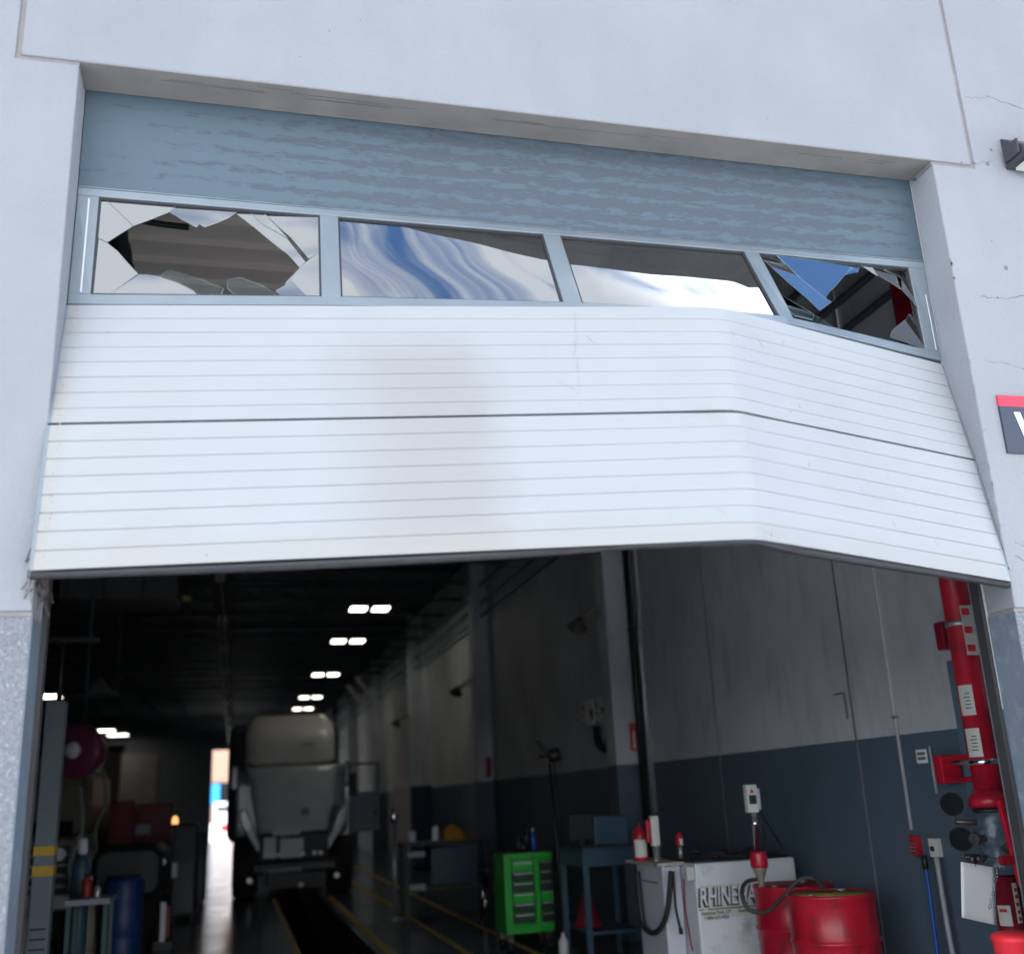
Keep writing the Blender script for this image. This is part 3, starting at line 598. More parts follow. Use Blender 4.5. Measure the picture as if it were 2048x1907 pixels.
MB().lathe([(RR*.86, .02), (RR*.86, z0)], (RX, RY, 0)).build('pipe', m_redd, t); MB().lathe([(RR*1.5, 0), (RR*1.5, .02)], (RX, RY, 0)).build('flange', m_redd, t)
def pband(v): z = zat(v); return z
for v, m, L_ in ((1212, m_galv, .36), (1478, m_chrome, .42)):
    z = pband(v); MB().lathe([(RR+.001, z-.016), (RR+.006, z-.014), (RR+.006, z+.014), (RR+.001, z+.016)], (RX, RY, 0)).build('pipe_clamp', m, t)
    y1 = at(1820, v+17, 0, 5.15).y
    b = MB(); zc = z-.03; b.box(5.12, 5.125, RY, y1, zc-.085, zc+.085); b.box(5.126, 5.29, RY+.1, y1, zc+.073, zc+.085); b.box(5.126, 5.29, RY+.1, y1, zc-.085, zc-.073)
    b = MB(); b.box(5.16, 5.29, RY+.02, y1, zc+.05, zc+.085); b.box(5.16, 5.29, RY+.02, y1, zc-.085, zc-.05); b.box(5.14, 5.29, y1-.06, y1+.02, zc-.09, zc+.09); b.build('wall_bracket', m_red if v > 1300 else m_redd, t, bevel=.01)
    b = MB(); b.cyl((RX-.02, RY+.08, z), (5.22, y1-.08, z), .012, seg=8); b.build('clamp_bolt', m_galv, t)
for v0, v1 in ((1388, 1330), (1468, 1413)):
    b = MB(); arc(b, RR+.0015, 172, 236, zat(v0), zat(v1)); o = b.build('pipe_label', m_label, t)
    b = MB()
    for k in range(5):
        zz = zat(v0)+(.7-.12*k)*(zat(v1)-zat(v0)); arc(b, RR+.0025, 205-random.uniform(0, 12), 222, zz, zz+.006, 5)
    b.build('print', m_txt, o)
for k, (u, v) in enumerate(((1848, 1560), (1866, 1628))):
    p = at(u, v, 1, RY+.02); d = Vector((-.55, -.8, .05)).normalized()
    g_ = MB().lathe([(.068, -.03), (.07, .0), (.066, .006), (.058, .004), (.0, .0035)], p, d, 28).build('pressure_gauge', mat('gauge black', (.004, .008, .011), .6, spec=.12), t)
    MB().lathe([(.066, .004), (.071, .002), (.071, .010), (.067, .012), (.064, .008)], p, d, 28, False).build('bezel', mat('dark bezel', (.03, .04, .05), .2, metal=.6), g_)
    MB().cyl(p-d*.02, p-d*.02+Vector((.02, .03, -.10)), .01, seg=8).build('gauge_stem', m_galv, g_)
    MB().cyl(p+Vector((.02, .02, -.10)), (RX, RY, p.z-.12), .014, seg=8).build('gauge_pipe', mat('brass and iron trim', (.1, .1, .1)), t)
b = MB(); p = at(1962, 1640, 1, 1.2); b.box(p.x-.02, p.x+.015, 1.18, 1.21, p.z-.22, p.z+.25, Matrix.Rotation(R(-6), 3, 'Y')); b.box(p.x-.09, p.x, 1.18, 1.21, p.z-.10, p.z-.05); b.build('valve_handle', m_red, t, bevel=.008)
b = MB(); arc(b, RR*.86+.002, 180, 240, zat(1795), zat(1755)); o = b.build('pipe_label', m_label, t); b = MB(); arc(b, RR*.86+.004, 192, 225, zat(1768), zat(1762), 6); b.build('print', m_txtr, o)
b = MB(); arc(b, RR*.86+.002, 262, 290, zat(1790), zat(1712), 6); o = b.build('pipe_label', m_label, t)
for v in (1722, 1735, 1750, 1765, 1778): b = MB(); arc(b, RR*.86+.004, 268, 284, zat(v+7), zat(v), 3); b.build('print', m_txtr, o)
t = thing('hazard_plate', 'small cream plate with red bars hanging behind the riser pipe', 'plate', (5.25, 1.28, 2.4))
p = at(1886, 1222, 1, 1.32); MB().box(p.x-.05, p.x+.06, 1.32, 1.33, p.z-.15, p.z+.15).build('plate', m_label, t)
for k in range(3): MB().box(p.x-.05, p.x+.0, 1.312, 1.319, p.z-.13+k*.11, p.z-.09+k*.11).build('red_bar', m_signr, t)
# paper tag and chain
q = [at(*p, 1, 1.15) for p in ((1865, 1672), (1932, 1683), (1935, 1795), (1867, 1780))]
b = MB(); n = 8; G = [[None]*(n+1) for _ in range(n+1)]
for i in range(n+1):
    for j in range(n+1):
        p = q[0].lerp(q[1], i/n).lerp(q[3].lerp(q[2], i/n), j/n); p.y += .012*math.sin(i/n*3)*(j/n); G[i][j] = b.bm.verts.new(p)
for i in range(n):
    for j in range(n): b.bm.faces.new((G[i][j], G[i+1][j], G[i+1][j+1], G[i][j+1])).smooth = True
o = b.build('paper_tag', m_paper); md = o.modifiers.new('thick', 'SOLIDIFY'); md.thickness = .0008; tag(o, 'blank white paper sheet hanging from the riser valve by a wire', 'paper tag')
w = MB(); w.tube([q[0].lerp(q[1], .42)+Vector((0, -.004, -.01)), q[0].lerp(q[1], .42)+Vector((0, .05, .05)), (RX-.07, RY-.1, z0+.1)], .002, 5).build('tag_wire', m_blk, o)
b = MB(); a, c = at(1938, 1686, 1, 1.1), at(1922, 1758, 1, 1.08); nL = 7
for k in range(nL):
    p = a.lerp(c, k/(nL-1)); d = (c-a).normalized(); sdir = Vector((0, 1, 0)) if k % 2 else Vector((1, 0, .2)).normalized()
    b.tube([p+d*.014*math.cos(x_)+sdir*.008*math.sin(x_) for x_ in [i*math.pi/4 for i in range(9)]], .0022, 5)
o = b.build('chain', m_chrome); tag(o, 'short bright steel chain hanging at the edge of the paper sheet', 'chain')
# bollard
p = at(1964, 1808, 1, .5)
t = thing('bollard', 'bright red plastic sleeved bollard at the lower right corner of the opening', 'bollard', (p.x+.02, .5, 0)); bx = p.x+.02
MB().lathe([(.108, .0), (.108, p.z-.04), (.114, p.z-.035), (.114, p.z-.022), (.106, p.z-.01), (.085, p.z-.002), (0.0, p.z+.004)], (bx, .5, 0), seg=40).build('sleeve', m_redp, t)
MB().lathe([(.15, 0), (.15, .006)], (bx, .5, 0)).build('base_ring', m_conc, t)

# ------------------------------------------------------------------ side wall fittings
def wbox(name, label, cat, u0, v0, u1, v1, depth, m, bevel=.006, z0=None, X=XW):
    a = at(u0, v0, 0, X-depth); c = at(u1, v1, 0, X-depth); ya, yb = sorted((a.y, c.y)); za, zb = (min(a.z, c.z) if z0 is None else z0), max(a.z, c.z)
    t = thing(name, label, cat, (X, (ya+yb)/2, za)); o = MB().box(X-depth, X-.001, ya, yb, za, zb).build('casing', m, t, bevel=bevel); return t, (X-depth, ya, yb, za, zb)
t, d = wbox('breaker_cabinet', 'tall blue grey painted steel cabinet on the side wall behind the riser', 'cabinet', 1836, 1283, 1903, 1440, .12, mat('painted cabinet', (.10, .16, .22), .5, var=.1), z0=.9)
MB().box(d[0]-.006, d[0]-.001, d[1]+.03, d[2]-.03, d[3]+.03, d[4]-.03).build('cabinet_door', mat('painted cabinet', (1, 1, 1)), t, bevel=.003)
t, d = wbox('alarm_pull_box', 'small red fire alarm box on the side wall above the blue cord', 'alarm box', 1762, 1621, 1781, 1661, .05, m_red)
MB().box(d[0]-.003, d[0]-.001, d[1]+.012, d[2]-.012, d[3]+.01, d[4]-.03).build('face_plate', mat('pale red plate', (.5, .12, .14), .5), t)
zz = (d[3]+d[4])/2
for k in range(4): MB().box(d[0]-.005, d[0]-.0035, (d[1]+d[2])/2-.03, (d[1]+d[2])/2+.02, zz-.05+k*.024, zz-.038+k*.024).build('print', m_txt, t)
t, d = wbox('outlet_box', 'small cream outlet box with dark markings at the top of the grey cord', 'outlet box', 1800, 1626, 1820, 1664, .05, m_label)
MB().box(d[0]-.004, d[0]-.001, (d[1]+d[2])/2-.02, (d[1]+d[2])/2+.02, d[3]+.04, d[4]-.05).build('face_plate', m_dk, t)
ya = d[1]+.05
c1 = at(1795, 1668, 0, 5.2); o = MB().tube([c1, c1+Vector((0, .0, -.2)), (5.2, c1.y+.015, .4), (5.18, c1.y-.02, .01)], .012).build('hanging_flex', m_bluec); tag(o, 'bright blue cord hanging straight down the wall to the floor', 'cord')
MB().cyl(c1+Vector((0, 0, .03)), c1+Vector((0, 0, -.06)), .02, seg=10).build('plug', m_blk, o)
c2 = at(1818, 1664, 0, 5.22); o = MB().tube([c2, (5.22, c2.y-.01, .6), (5.24, c2.y-.03, .01)], .017).build('flexible_cable', m_conc); tag(o, 'thick grey flexible cable running down the wall from the outlet box', 'cable')
cw = thing('wall_conduit', 'long pale conduit running down the side wall to the red alarm box', 'conduit', (XW, 2.6, 1.2)); MB().cyl((XW-.016, 2.6, 1.25), (XW-.016, 2.6, 6.2), .013, seg=8).build('pipe', mat('painted conduit', (.50, .52, .55), .5), cw)
for z in (2.0, 3.1): MB().box(XW-.03, XW-.001, 2.575, 2.625, z, z+.02).build('strap', m_galv, cw)
a = at(1803, 1447, 0, 5.28); c = at(1818, 1540, 0, 5.28); o = MB().cyl((5.285, a.y, a.z), (5.285, a.y, c.z), .010, seg=8).build('short_conduit', m_conc); tag(o, 'short thin grey conduit beside the small white notice', 'conduit')
t, d = wbox('wall_notice', 'small square white notice with two dark lines on the blue grey wall', 'notice', 1777, 1455, 1801, 1480, .006, m_paper, bevel=0)
for f in (.25, .6): MB().box(d[0]-.002, d[0]-.0005, d[1]+.015, d[2]-.015, d[3]+(d[4]-d[3])*f, d[3]+(d[4]-d[3])*(f+.2)).build('print', mat('notice print', (.12, .13, .17), .6), t)
b = MB(); a = at(1635, 1345, 0, XW-.01); b.box(XW-.02, XW-.001, a.y-.03, a.y+.11, a.z-.006, a.z+.006); b.box(XW-.02, XW-.001, a.y-.035, a.y-.025, a.z-.2, a.z); o = b.build('bracket_hook', mat('hook steel', (.2, .2, .22), .5)); tag(o, 'thin bent steel bracket screwed to the upper side wall', 'bracket')
# two meter boxes
def ebox(u0, v0, u1, v1, lab, marks):
    t, d = wbox('electrical_box', lab, 'electrical box', u0, v0, u1, v1, .14, mat('old white box', (.92, .92, .92), .5, dirt=.2, ds=6))
    for fy, fz, sy, sz in marks:
        y = d[1]+(d[2]-d[1])*fy; z = d[3]+(d[4]-d[3])*fz; MB().box(d[0]-.006, d[0]-.0005, y-sy, y+sy, z-sz, z+sz).build('switch', m_blk, t)
    return t
ebox(1129, 1362, 1152, 1407, 'left lower of two dirty white electrical boxes on the wall', [(.85, .75, .02, .05), (.85, .45, .02, .02), (.85, .12, .02, .025), (.1, .5, .07, .04), (.05, .3, .04, .03)])
ebox(1152, 1355, 1180, 1403, 'right higher of two dirty white electrical boxes on the wall', [(.82, .75, .03, .05), (.82, .45, .025, .02), (.82, .1, .025, .03), (.2, .5, .1, .035), (.12, .33, .05, .03)])
a = at(1183, 1410, 0, 5.2); o = MB().tube([(5.2, a.y+.5, a.z+.05), (5.18, a.y+.4, a.z-.18), (5.2, a.y+.15, a.z-.25), (5.2, a.y, a.z-.02)], .05).build('cable_bundle', m_dk); tag(o, 'dark bundle of cables hanging under the two electrical boxes', 'cables')
a = at(1177, 1420, 0, 5.26); c = at(1186, 1535, 0, 5.26); o = MB().cyl((5.26, c.y, c.z-.05), (5.26, c.y, a.z+.1), .016, seg=8).build('drop_conduit', mat('painted conduit', (.5, .5, .5))); tag(o, 'pale conduit dropping from the electrical boxes to the dark switch box', 'conduit')
t, d = wbox('switch_box', 'dark square switch box on the wall behind the desk', 'switch box', 1167, 1535, 1206, 1588, .15, m_blk); MB().box(d[0]-.008, d[0]-.001, d[1]+.03, d[2]-.03, d[3]+.03, d[4]-.03).build('cover', m_dk, t)
# pale downpipe by the first pilaster; black one painted in for the gap's shade
for x, y, r, m, lab in ((5.255, 7.35, .036, m_galv, 'pale metal downpipe standing beside the nearest pilaster'), (5.25, 7.56, .048, m_blk, 'black pipe shape standing for the shaded gap at the nearest pilaster')):
    t = thing('downpipe', lab, 'pipe', (x, y, 0)); MB().cyl((x, y, .0), (x, y, 6.2), r, seg=16).build('pipe', m, t); MB().lathe([(r+.008, 3.4), (r+.008, 3.46)], (x, y, 0)).build('coupling', m, t)
# fire extinguisher sign on pilaster
fy = 7.742; p0 = at(1221, 1403, 1, fy); p1 = at(1239, 1456, 1, fy); xa, xb, za, zb = p0.x, p0.x+.10, p1.z, p0.z
t = thing('extinguisher_sign', 'narrow red and white fire sign with a down arrow on the nearest pilaster', 'sign', (xa, fy, za))
MB().box(xa, xb, fy, fy+.007, za, zb).build('sign_plate', m_signr, t)
MB().box(xa+.006, xb-.006, fy-.002, fy-.0005, zb-.075, zb-.008).build('title_field', mat('pale red plate', (.5, .12, .14)), t)
text('lettering', 'FIRE', m_signr, t, ((xa+xb)/2, fy-.003, zb-.04), (1, 0, 0), (0, 0, 1), .045, .001)
c = (xa+xb)/2; MB().prism([(c-.012, fy-.001, zb-.09), (c+.012, fy-.001, zb-.09), (c+.012, fy-.001, za+.06), (c+.028, fy-.001, za+.06), (c, fy-.001, za+.015), (c-.028, fy-.001, za+.06), (c-.012, fy-.001, za+.06)], (0, -.002, 0)).build('arrow', m_signw, t)
MB().box(5.16, 5.24, 15.2, 15.29, 1.95, 2.3).build('strobe', m_redd); tag(bpy.data.objects['strobe'], 'small red alarm strobe on the second pilaster', 'alarm strobe')
# flood lamps on arms
def flood(y, z, lab):
    t = thing('flood_lamp', lab, 'flood lamp', (5.0, y, z), 'flood lamps on the pilasters')
    b = MB(); b.tube([(5.0, y, z+.03), (4.88, y, z+.0), (4.74, y, z-.12)], .014, 6); b.tube([(5.0, y, z-.06), (4.86, y, z-.07), (4.74, y, z-.14)], .012, 6)
    for k in range(4): b.cyl((5.0-k*.06, y, z+.02-k*.03), (4.97-k*.06, y, z-.07-k*.02), .008, seg=5)
    b.build('arm', mat('dull arm steel', (.22, .2, .17), .5), t)
    MB().lathe([(.03, 0), (.05, .03), (.11, .13), (.125, .15), (.10, .148), (.03, .05)], (4.72, y-.01, z-.10), (-.35, -.35, -.75), 18).build('lamp_head', mat('lamp head', (.10, .09, .08), .4), t)
flood(7.9, 3.72, 'nearest flood lamp, on the first pilaster beside the fire sign pilaster top'); flood(15.45, 3.70, 'middle flood lamp reaching out from the second pilaster'); flood(23.35, 3.72, 'farthest flood lamp, small, on the third pilaster')

# ------------------------------------------------------------------ oil tank, cabinet, drums
TY = 4.1; TX0, TX1, TZ = 4.285, 5.17, 1.02
t = thing('oil_tank', 'cream steel waste oil tank with large black and white lettering behind the drums', 'oil tank', (4.7, TY, 0))
MB().box(TX0, TX1, TY, TY+.62, .08, TZ).build('tank_body', m_tank, t, bevel=.018, seg=3); b = MB()
for x in (TX0+.05, TX1-.1):
    for y in (TY+.05, TY+.5): MB().box(x, x+.06, y, y+.06, 0, .08).build('foot', m_dk, t)
p0, p1 = at(1352, 1712, 1, TY), at(1500, 1790, 1, TY)
MB().box(p0.x+.03, p0.x+.62, TY-.002, TY-.0002, at(1370, 1783, 1, TY).z, at(1370, 1718, 1, TY).z).build('decal', mat('decal field', (.62, .66, .61), .45), t)
lz = (at(1362, 1725, 1, TY).z+at(1362, 1765, 1, TY).z)/2+.008; lx = at(1356, 1745, 1, TY).x; ls = .185
text('lettering', 'RHINEHART', m_txt, t, (lx-.010, TY-.0025, lz-.004), (1, 0, 0), (0, 0, 1), ls, .0008, .12, 'LEFT', .62, .009)
text('lettering', 'RHINEHART', m_signw, t, (lx+.004, TY-.005, lz+.002), (1, 0, 0), (0, 0, 1), ls, .0008, .12, 'LEFT', .62, .002)
b = MB(); b.box(lx+.07, lx+.55, TY-.004, TY-.0022, lz-.088, lz-.080); b.build('underline', m_txt, t)
b = MB(); b.box(lx-.005, lx+.03, TY-.004, TY-.0022, lz-.088, lz-.080); b.build('underline', m_txt, t)
text('small_print', 'American Fork, UT', m_txt, t, (lx+.01, TY-.003, lz-.112), (1, 0, 0), (0, 0, 1), .036, .0005, 0, 'LEFT', .9, .0008)
text('small_print', '1-800-633-3036', m_txt, t, (lx+.035, TY-.003, lz-.148), (1, 0, 0), (0, 0, 1), .036, .0005, 0, 'LEFT', .9, .0008)
text('small_print', 'Reno, NV', m_txt, t, (lx+.33, TY-.003, lz-.112), (1, 0, 0), (0, 0, 1), .036, .0005, 0, 'LEFT', .9, .0008)
MB().box(TX0+.02, TX1-.03, TY+.03, TY+.6, TZ+.001, TZ+.02).build('lid', m_dk, t, bevel=.006)
b = MB()
for k in range(9):
    x = random.uniform(TX0+.05, TX1-.25); y = TY+random.uniform(.1, .5); b.tube([(x, y, TZ+.03), (x+.12, y+.05, TZ+.03+random.uniform(0, .05)), (x+.26, y-.04, TZ+.03)], random.uniform(.008, .018), 6)
o = b.build('hose_coils', m_hose); tag(o, 'tangle of dark hoses and rags lying on the oil tank lid', 'hoses')
o = MB().tube([at(1328, 1705, 1, TY-.02), at(1330, 1760, 1, TY-.02), at(1339, 1815, 1, TY-.02), at(1345, 1845, 1, TY-.02)], .008, 6).build('thin_hose', m_redd); tag(o, 'thin dark hose hanging down the corner of the oil tank', 'hose')
# narrow white cabinet with a board on top
CX0, CX1, CY0 = 4.11, 4.27, 4.35; CY1 = at(1237, 1700, 0, 4.11).y
t = thing('pump_cabinet', 'narrow grey white steel cabinet left of the oil tank under a worn board', 'cabinet', (4.19, CY0, 0))
MB().box(CX0, CX1, CY0, CY1, .03, 1.0).build('cabinet_body', m_cabi, t, bevel=.012); MB().box(CX0+.02, CX1-.02, CY0+.02, CY1-.02, 0, .03).build('plinth', m_dk, t)
b = MB(); b.box(CX0-.004, CX0-.0005, CY0+.12, CY1-.12, .86, .872); b.build('slot_handle', mat('brown slot', (.18, .1, .08)), t)
o = MB().box(CX0-.07, CX1+.005, CY0-.08, CY1+.08, 1.003, 1.03).build('worn_board', m_ledge, bevel=.004, noisy=.003); tag(o, 'worn chipped board laid across the narrow white cabinet', 'board')
h0, h1, h2, h3 = at(1237, 1690, 0, 4.05), at(1252, 1800, 0, 4.05), at(1275, 1808, 0, 4.05), at(1303, 1690, 1, 4.2)
o = MB().tube([h0, at(1243, 1760, 0, 4.05), h1, h2, at(1295, 1770, 1, 4.25), h3], .022, 10).build('black_hose', m_hose); tag(o, 'thick black hose looped in a long U in front of the white cabinet', 'hose')
o = MB().tube([at(1307, 1690, 1, 4.15), at(1312, 1760, 1, 4.15), at(1322, 1806, 1, 4.15)], .011, 8).build('thin_black_hose', m_hose); tag(o, 'thin black hose hanging straight between cabinet and tank', 'hose'); 
MB().cyl(at(1321, 1800, 1, 4.15), at(1323, 1812, 1, 4.15), .018, seg=8).build('nozzle', m_blk, o)
o = MB().box(4.285-.075, 4.285-.01, 4.08, 4.1, .90, 1.0).build('valve_plate', m_label, bevel=.004); tag(o, 'small white plate with screw holes at the tank top corner', 'plate')
# fire extinguisher and pumps standing on the board
def onboard(u, y): return at(u, 1670, 1, y).x
ex = onboard(1246, 4.7); t = thing('fire_extinguisher', 'red fire extinguisher with a white label on the worn board', 'fire extinguisher', (ex, 4.7, 1.031))
MB().lathe([(.058, 1.031), (.062, 1.04), (.062, 1.24), (.05, 1.275), (.02, 1.295), (.02, 1.31)], (ex, 4.7, 0), seg=24).build('bottle', m_red, t)
b = MB(); arc(b, .0635, 195, 300, 1.06, 1.2, 12, (ex, 4.7)); b.build('label_sheet', m_label, t)
b = MB(); b.box(ex-.02, ex+.075, 4.69, 4.71, 1.312, 1.325); b.box(ex-.02, ex+.08, 4.69, 4.71, 1.335, 1.345, Matrix.Rotation(R(-10), 3, 'Y')); b.build('handle', m_chrome, t)
def pump(u, y, z0_, hgt, body, lab, red=False):
    x = onboard(u, y) if z0_ > 1.0 else u
    t = thing('transfer_pump', lab, 'pump', (x, y, z0_))
    MB().lathe([(.034, z0_), (.034, z0_+.02), (.025, z0_+.025), (.025, z0_+.12)], (x, y, 0), seg=16).build('stem', m_galv, t)
    MB().box(x-.035, x+.035, y-.035, y+.035, z0_+.12, z0_+hgt).build('pump_body', body, t, bevel=.014)
    MB().cyl((x+.02, y, z0_+hgt), (x+.09, y, z0_+hgt+.05), .012, seg=8).build('lever', m_blk, t)
    if red: MB().box(x-.075, x-.037, y-.025, y+.025, z0_+.15, z0_+hgt-.03).build('red_grip', m_red, t, bevel=.008)
    return t
pump(1275, 4.45, 1.031, .36, m_label, 'white transfer pump with a red grip standing on the worn board', True)
px = at(1322, 1665, 1, 4.45).x; t = thing('grease_gun_pump', 'small pump with a red and white head standing on the oil tank', 'pump', (px, 4.45, 1.045))
MB().cyl((px, 4.45, 1.042), (px, 4.45, 1.14), .02, seg=12).build('stem', m_galv, t); MB().lathe([(.028, 1.141), (.035, 1.16), (.03, 1.23), (.012, 1.25)], (px, 4.45, 0), seg=14).build('head', m_red, t); MB().box(px-.012, px+.012, 4.41, 4.419, 1.15, 1.2).build('tag_plate', m_label, t)
# oil drums
def drum(x, y, lab, lid):
    t = thing('oil_drum', lab, 'drum', (x, y, 0), 'red steel drums by the wall'); r = .287
    def rib(z): return [(r, z-.02), (r+.004, z-.014), (r+.011, z-.004), (r+.011, z+.004), (r+.004, z+.014), (r, z+.02)]
    MB().lathe([(r-.01, 0), (r+.004, .002), (r+.004, .02), (r, .026)]+rib(.30)+rib(.59)+[(r, .852), (r+.006, .86), (r+.007, .876), (r+.002, .882), (r-.006, .8825), (r-.008, .88), (r-.0092, .862)], (x, y, 0), seg=64).build('shell', m_red, t)
    MB().lathe([(r-.009, .855), (r-.009, .876), (0, .877)], (x, y, 0), seg=48).build('lid', lid, t)
    MB().lathe([(r+.001, .858), (r+.0088, .866), (r+.0088, .874), (r+.003, .8805)], (x, y, 0), seg=64, cap=False).build('rim', m_red, t)
    MB().lathe([(.035, .876), (.035, .886), (.03, .89)], (x+.15, y+.12, 0), seg=14).build('bung', m_galv, t)
    MB().lathe([(.02, .876), (.02, .885)], (x-.18, y-.06, 0), seg=12).build('bung', m_galv, t)
drum(4.645, 2.68, 'nearer bright red steel drum with an oily yellow lid', m_oil); drum(4.775, 3.44, 'farther dark red steel drum holding the grease pump', m_redd)
PXx, PYy = at(1470, 1640, 1, 3.4).x, 3.4
t = thing('drum_pump', 'tall grease pump with a white head standing in the farther drum', 'drum pump', (PXx, PYy, .86))
MB().lathe([(.022, .867), (.022, .92), (.05, 1.0), (.058, 1.01)], (PXx, PYy, 0), seg=16).build('adapter', mat('brass grey', (.35, .33, .28), .4, metal=.4), t)
MB().lathe([(.060, 1.011), (.064, 1.03), (.064, 1.11), (.06, 1.125)], (PXx, PYy, 0), seg=20).build('red_collar', m_red, t)
MB().lathe([(.022, 1.126), (.022, 1.30), (.033, 1.305), (.033, 1.34), (.022, 1.345), (.022, 1.40)], (PXx, PYy, 0), seg=14).build('tube', m_chrome, t)
h = MB().box(PXx-.055, PXx+.035, PYy-.03, PYy+.03, 1.40, 1.60).build('pump_head', m_label, t, bevel=.008)
MB().box(PXx-.040, PXx+.018, PYy-.034, PYy-.0305, 1.46, 1.525).build('print', m_txt, h); MB().prism([(PXx-.03, PYy-.031, 1.54), (PXx+.005, PYy-.031, 1.54), (PXx-.012, PYy-.031, 1.575)], (0, -.002, 0)).build('print', m_txtr, h)
MB().cyl((PXx+.05, PYy+.01, 1.42), (PXx+.05, PYy+.01, 1.57), .02, seg=12).build('motor', m_cabi, t)
o = MB().tube([(PXx+.05, PYy, 1.41), (PXx+.04, PYy-.02, 1.32), at(1487, 1640, 1, PYy+.1), (PXx, PYy+.1, 1.06)], .008, 6).build('air_hose', m_hose, t)
MB().tube([(PXx+.06, PYy+.02, 1.42), at(1497, 1610, 1, 3.6), at(1515, 1650, 1, 3.9), (TX1-.35, TY+.2, TZ+.04)], .008, 6).build('air_hose', m_hose, t)
hp = [(1468, 1706), (1448, 1712), (1440, 1735), (1455, 1765), (1490, 1768), (1520, 1740), (1550, 1708), (1580, 1704), (1598, 1722)]
P = [at(u, v, 1, y) for (u, v), y in zip(hp, (3.4, 3.25, 3.08, 3.03, 3.03, 3.05, 3.0, 2.95, 2.85))]
o = MB().tube(P, .0145, 10).build('grey_hose', m_hoseg); tag(o, 'grey hose curling from the grease pump over both red drums', 'hose')

# ------------------------------------------------------------------ desk, cart, stand
DY = 6.3; dx0 = at(1131, 1660, 1, DY).x; dx1 = dx0+.62; DZ = 1.06; DB = at(1085, 1655, 0, dx0).y
t = thing('work_desk', 'blue grey steel work desk with an open lower shelf behind the white cabinet', 'desk', (dx0, DY, 0))
MB().box(dx0, dx1, DY, DB, DZ-.16, DZ-.001).build('apron', m_desk, t, bevel=.006); MB().box(dx0-.01, dx1+.01, DY-.01, DB+.01, DZ, DZ+.015).build('desk_top', m_desk, t)
for x in (dx0+.001, dx1-.06):
    for y in (DY+.001, DB-.055): MB().box(x, x+.055, y, y+.055, 0, DZ-.161).build('leg', m_desk, t)
MB().box(dx0+.06, dx1-.065, DY+.01, DB-.01, .28, .31).build('lower_shelf', m_desk, t)
o = MB().box(dx0+.22, dx1-.03, DY+.25, DB-.05, DZ+.016, DZ+.30).build('document_box', m_desk, bevel=.01); tag(o, 'blue grey steel box standing on the right half of the desk', 'box')
MB().box(dx0+.25, dx1-.06, DY+.24, DY+.249, DZ+.04, DZ+.27).build('box_door', m_desk, o)
t = thing('monitor', 'black computer monitor on the left half of the desk', 'monitor', (dx0+.05, DY+.35, DZ+.016)); mx_ = dx0+.02
MB().box(mx_-.03, mx_+.24, DY+.33, DY+.37, DZ+.08, DZ+.33).build('screen', m_blk, t, bevel=.006); MB().box(mx_+.07, mx_+.13, DY+.371, DY+.39, DZ+.02, DZ+.2).build('neck', m_blk, t); MB().box(mx_+.0, mx_+.2, DY+.28, DY+.45, DZ+.017, DZ+.03).build('foot', m_blk, t)
o = MB().box(dx0+.02, dx0+.36, DY+.05, DY+.2, DZ+.017, DZ+.035).build('keyboard', m_dk, bevel=.004); tag(o, 'dark keyboard on the desk in front of the monitor', 'keyboard')
cx = dx0+.14; o = MB().lathe([(.15, .315), (.14, .34), (.05, .58), (.02, .66)], (cx, DY+.4, 0), seg=12).build('red_funnel', m_redd, noisy=.02); tag(o, 'red cone shaped funnel on the lower shelf of the desk', 'funnel')
o = MB().lathe([(.045, .02), (.05, .04), (.05, .17), (.02, .22), (.018, .25)], (dx0-.1, DY+.5, .02), seg=14).build('white_jug', m_label); tag(o, 'small white jug on the floor beside the desk leg', 'jug'); MB().lathe([(.02, .251), (.02, .27)], (dx0-.1, DY+.5, .02), seg=10).build('cap', m_blk, o)
# green tool cart
GY = 7.7; gx0 = at(977, 1655, 1, GY).x; gx1 = at(1072, 1655, 1, GY).x; GZ = at(1020, 1655, 1, GY).z; gw = gx1-gx0
t = thing('tool_cart', 'bright green tool cart with drawers on casters left of the desk', 'tool cart', (gx0, GY, 0))
b = MB(); b.box(gx0, gx0+.15*gw, GY, GY+.5, .18, GZ); b.box(gx0+.15*gw, gx1, GY+.05, GY+.5, .18, GZ-.06); b.box(gx0+.15*gw, gx1, GY, GY+.5, GZ-.06, GZ); b.box(gx0+.62*gw, gx0+.72*gw, GY, GY+.06, .18, GZ-.06); b.box(gx0+.15*gw, gx0+.62*gw, GY, GY+.05, .18, .26)
b.build('cart_body', m_green, t, bevel=.006)
dm = mat('dark drawer front', (.01, .05, .02), .3)
for k in range(6):
    z = .28+k*(GZ-.36)/6; o = MB().box(gx0+.17*gw, gx0+.6*gw, GY+.01, GY+.045, z, z+(GZ-.36)/6-.012).build('drawer', m_green if k % 3 == 2 else dm, t, bevel=.004)
    MB().box(gx0+.19*gw, gx0+.58*gw, GY-.006, GY+.008, z+.075, z+.09).build('drawer_pull', m_galv, o)
    o = MB().box(gx0+.74*gw, gx1-.005, GY+.01, GY+.045, z, z+(GZ-.36)/6-.012).build('drawer', m_blk if k != 2 else m_green, t, bevel=.004); MB().box(gx0+.76*gw, gx1-.02, GY-.004, GY+.009, z+.08, z+.09).build('drawer_pull', m_galv, o)
for x in (gx0+.05, gx1-.06):
    for y in (GY+.05, GY+.42):
        c = MB().cyl((x-.02, y, .05), (x+.02, y, .05), .05, seg=14).build('caster', m_blk, t); MB().box(x-.03, x+.03, y-.03, y+.03, .10, .179).build('caster_fork', m_chrome, c)
MB().box(gx0, gx1, GY+.01, GY+.49, GZ+.001, GZ+.012).build('mat_top', m_blk, t)
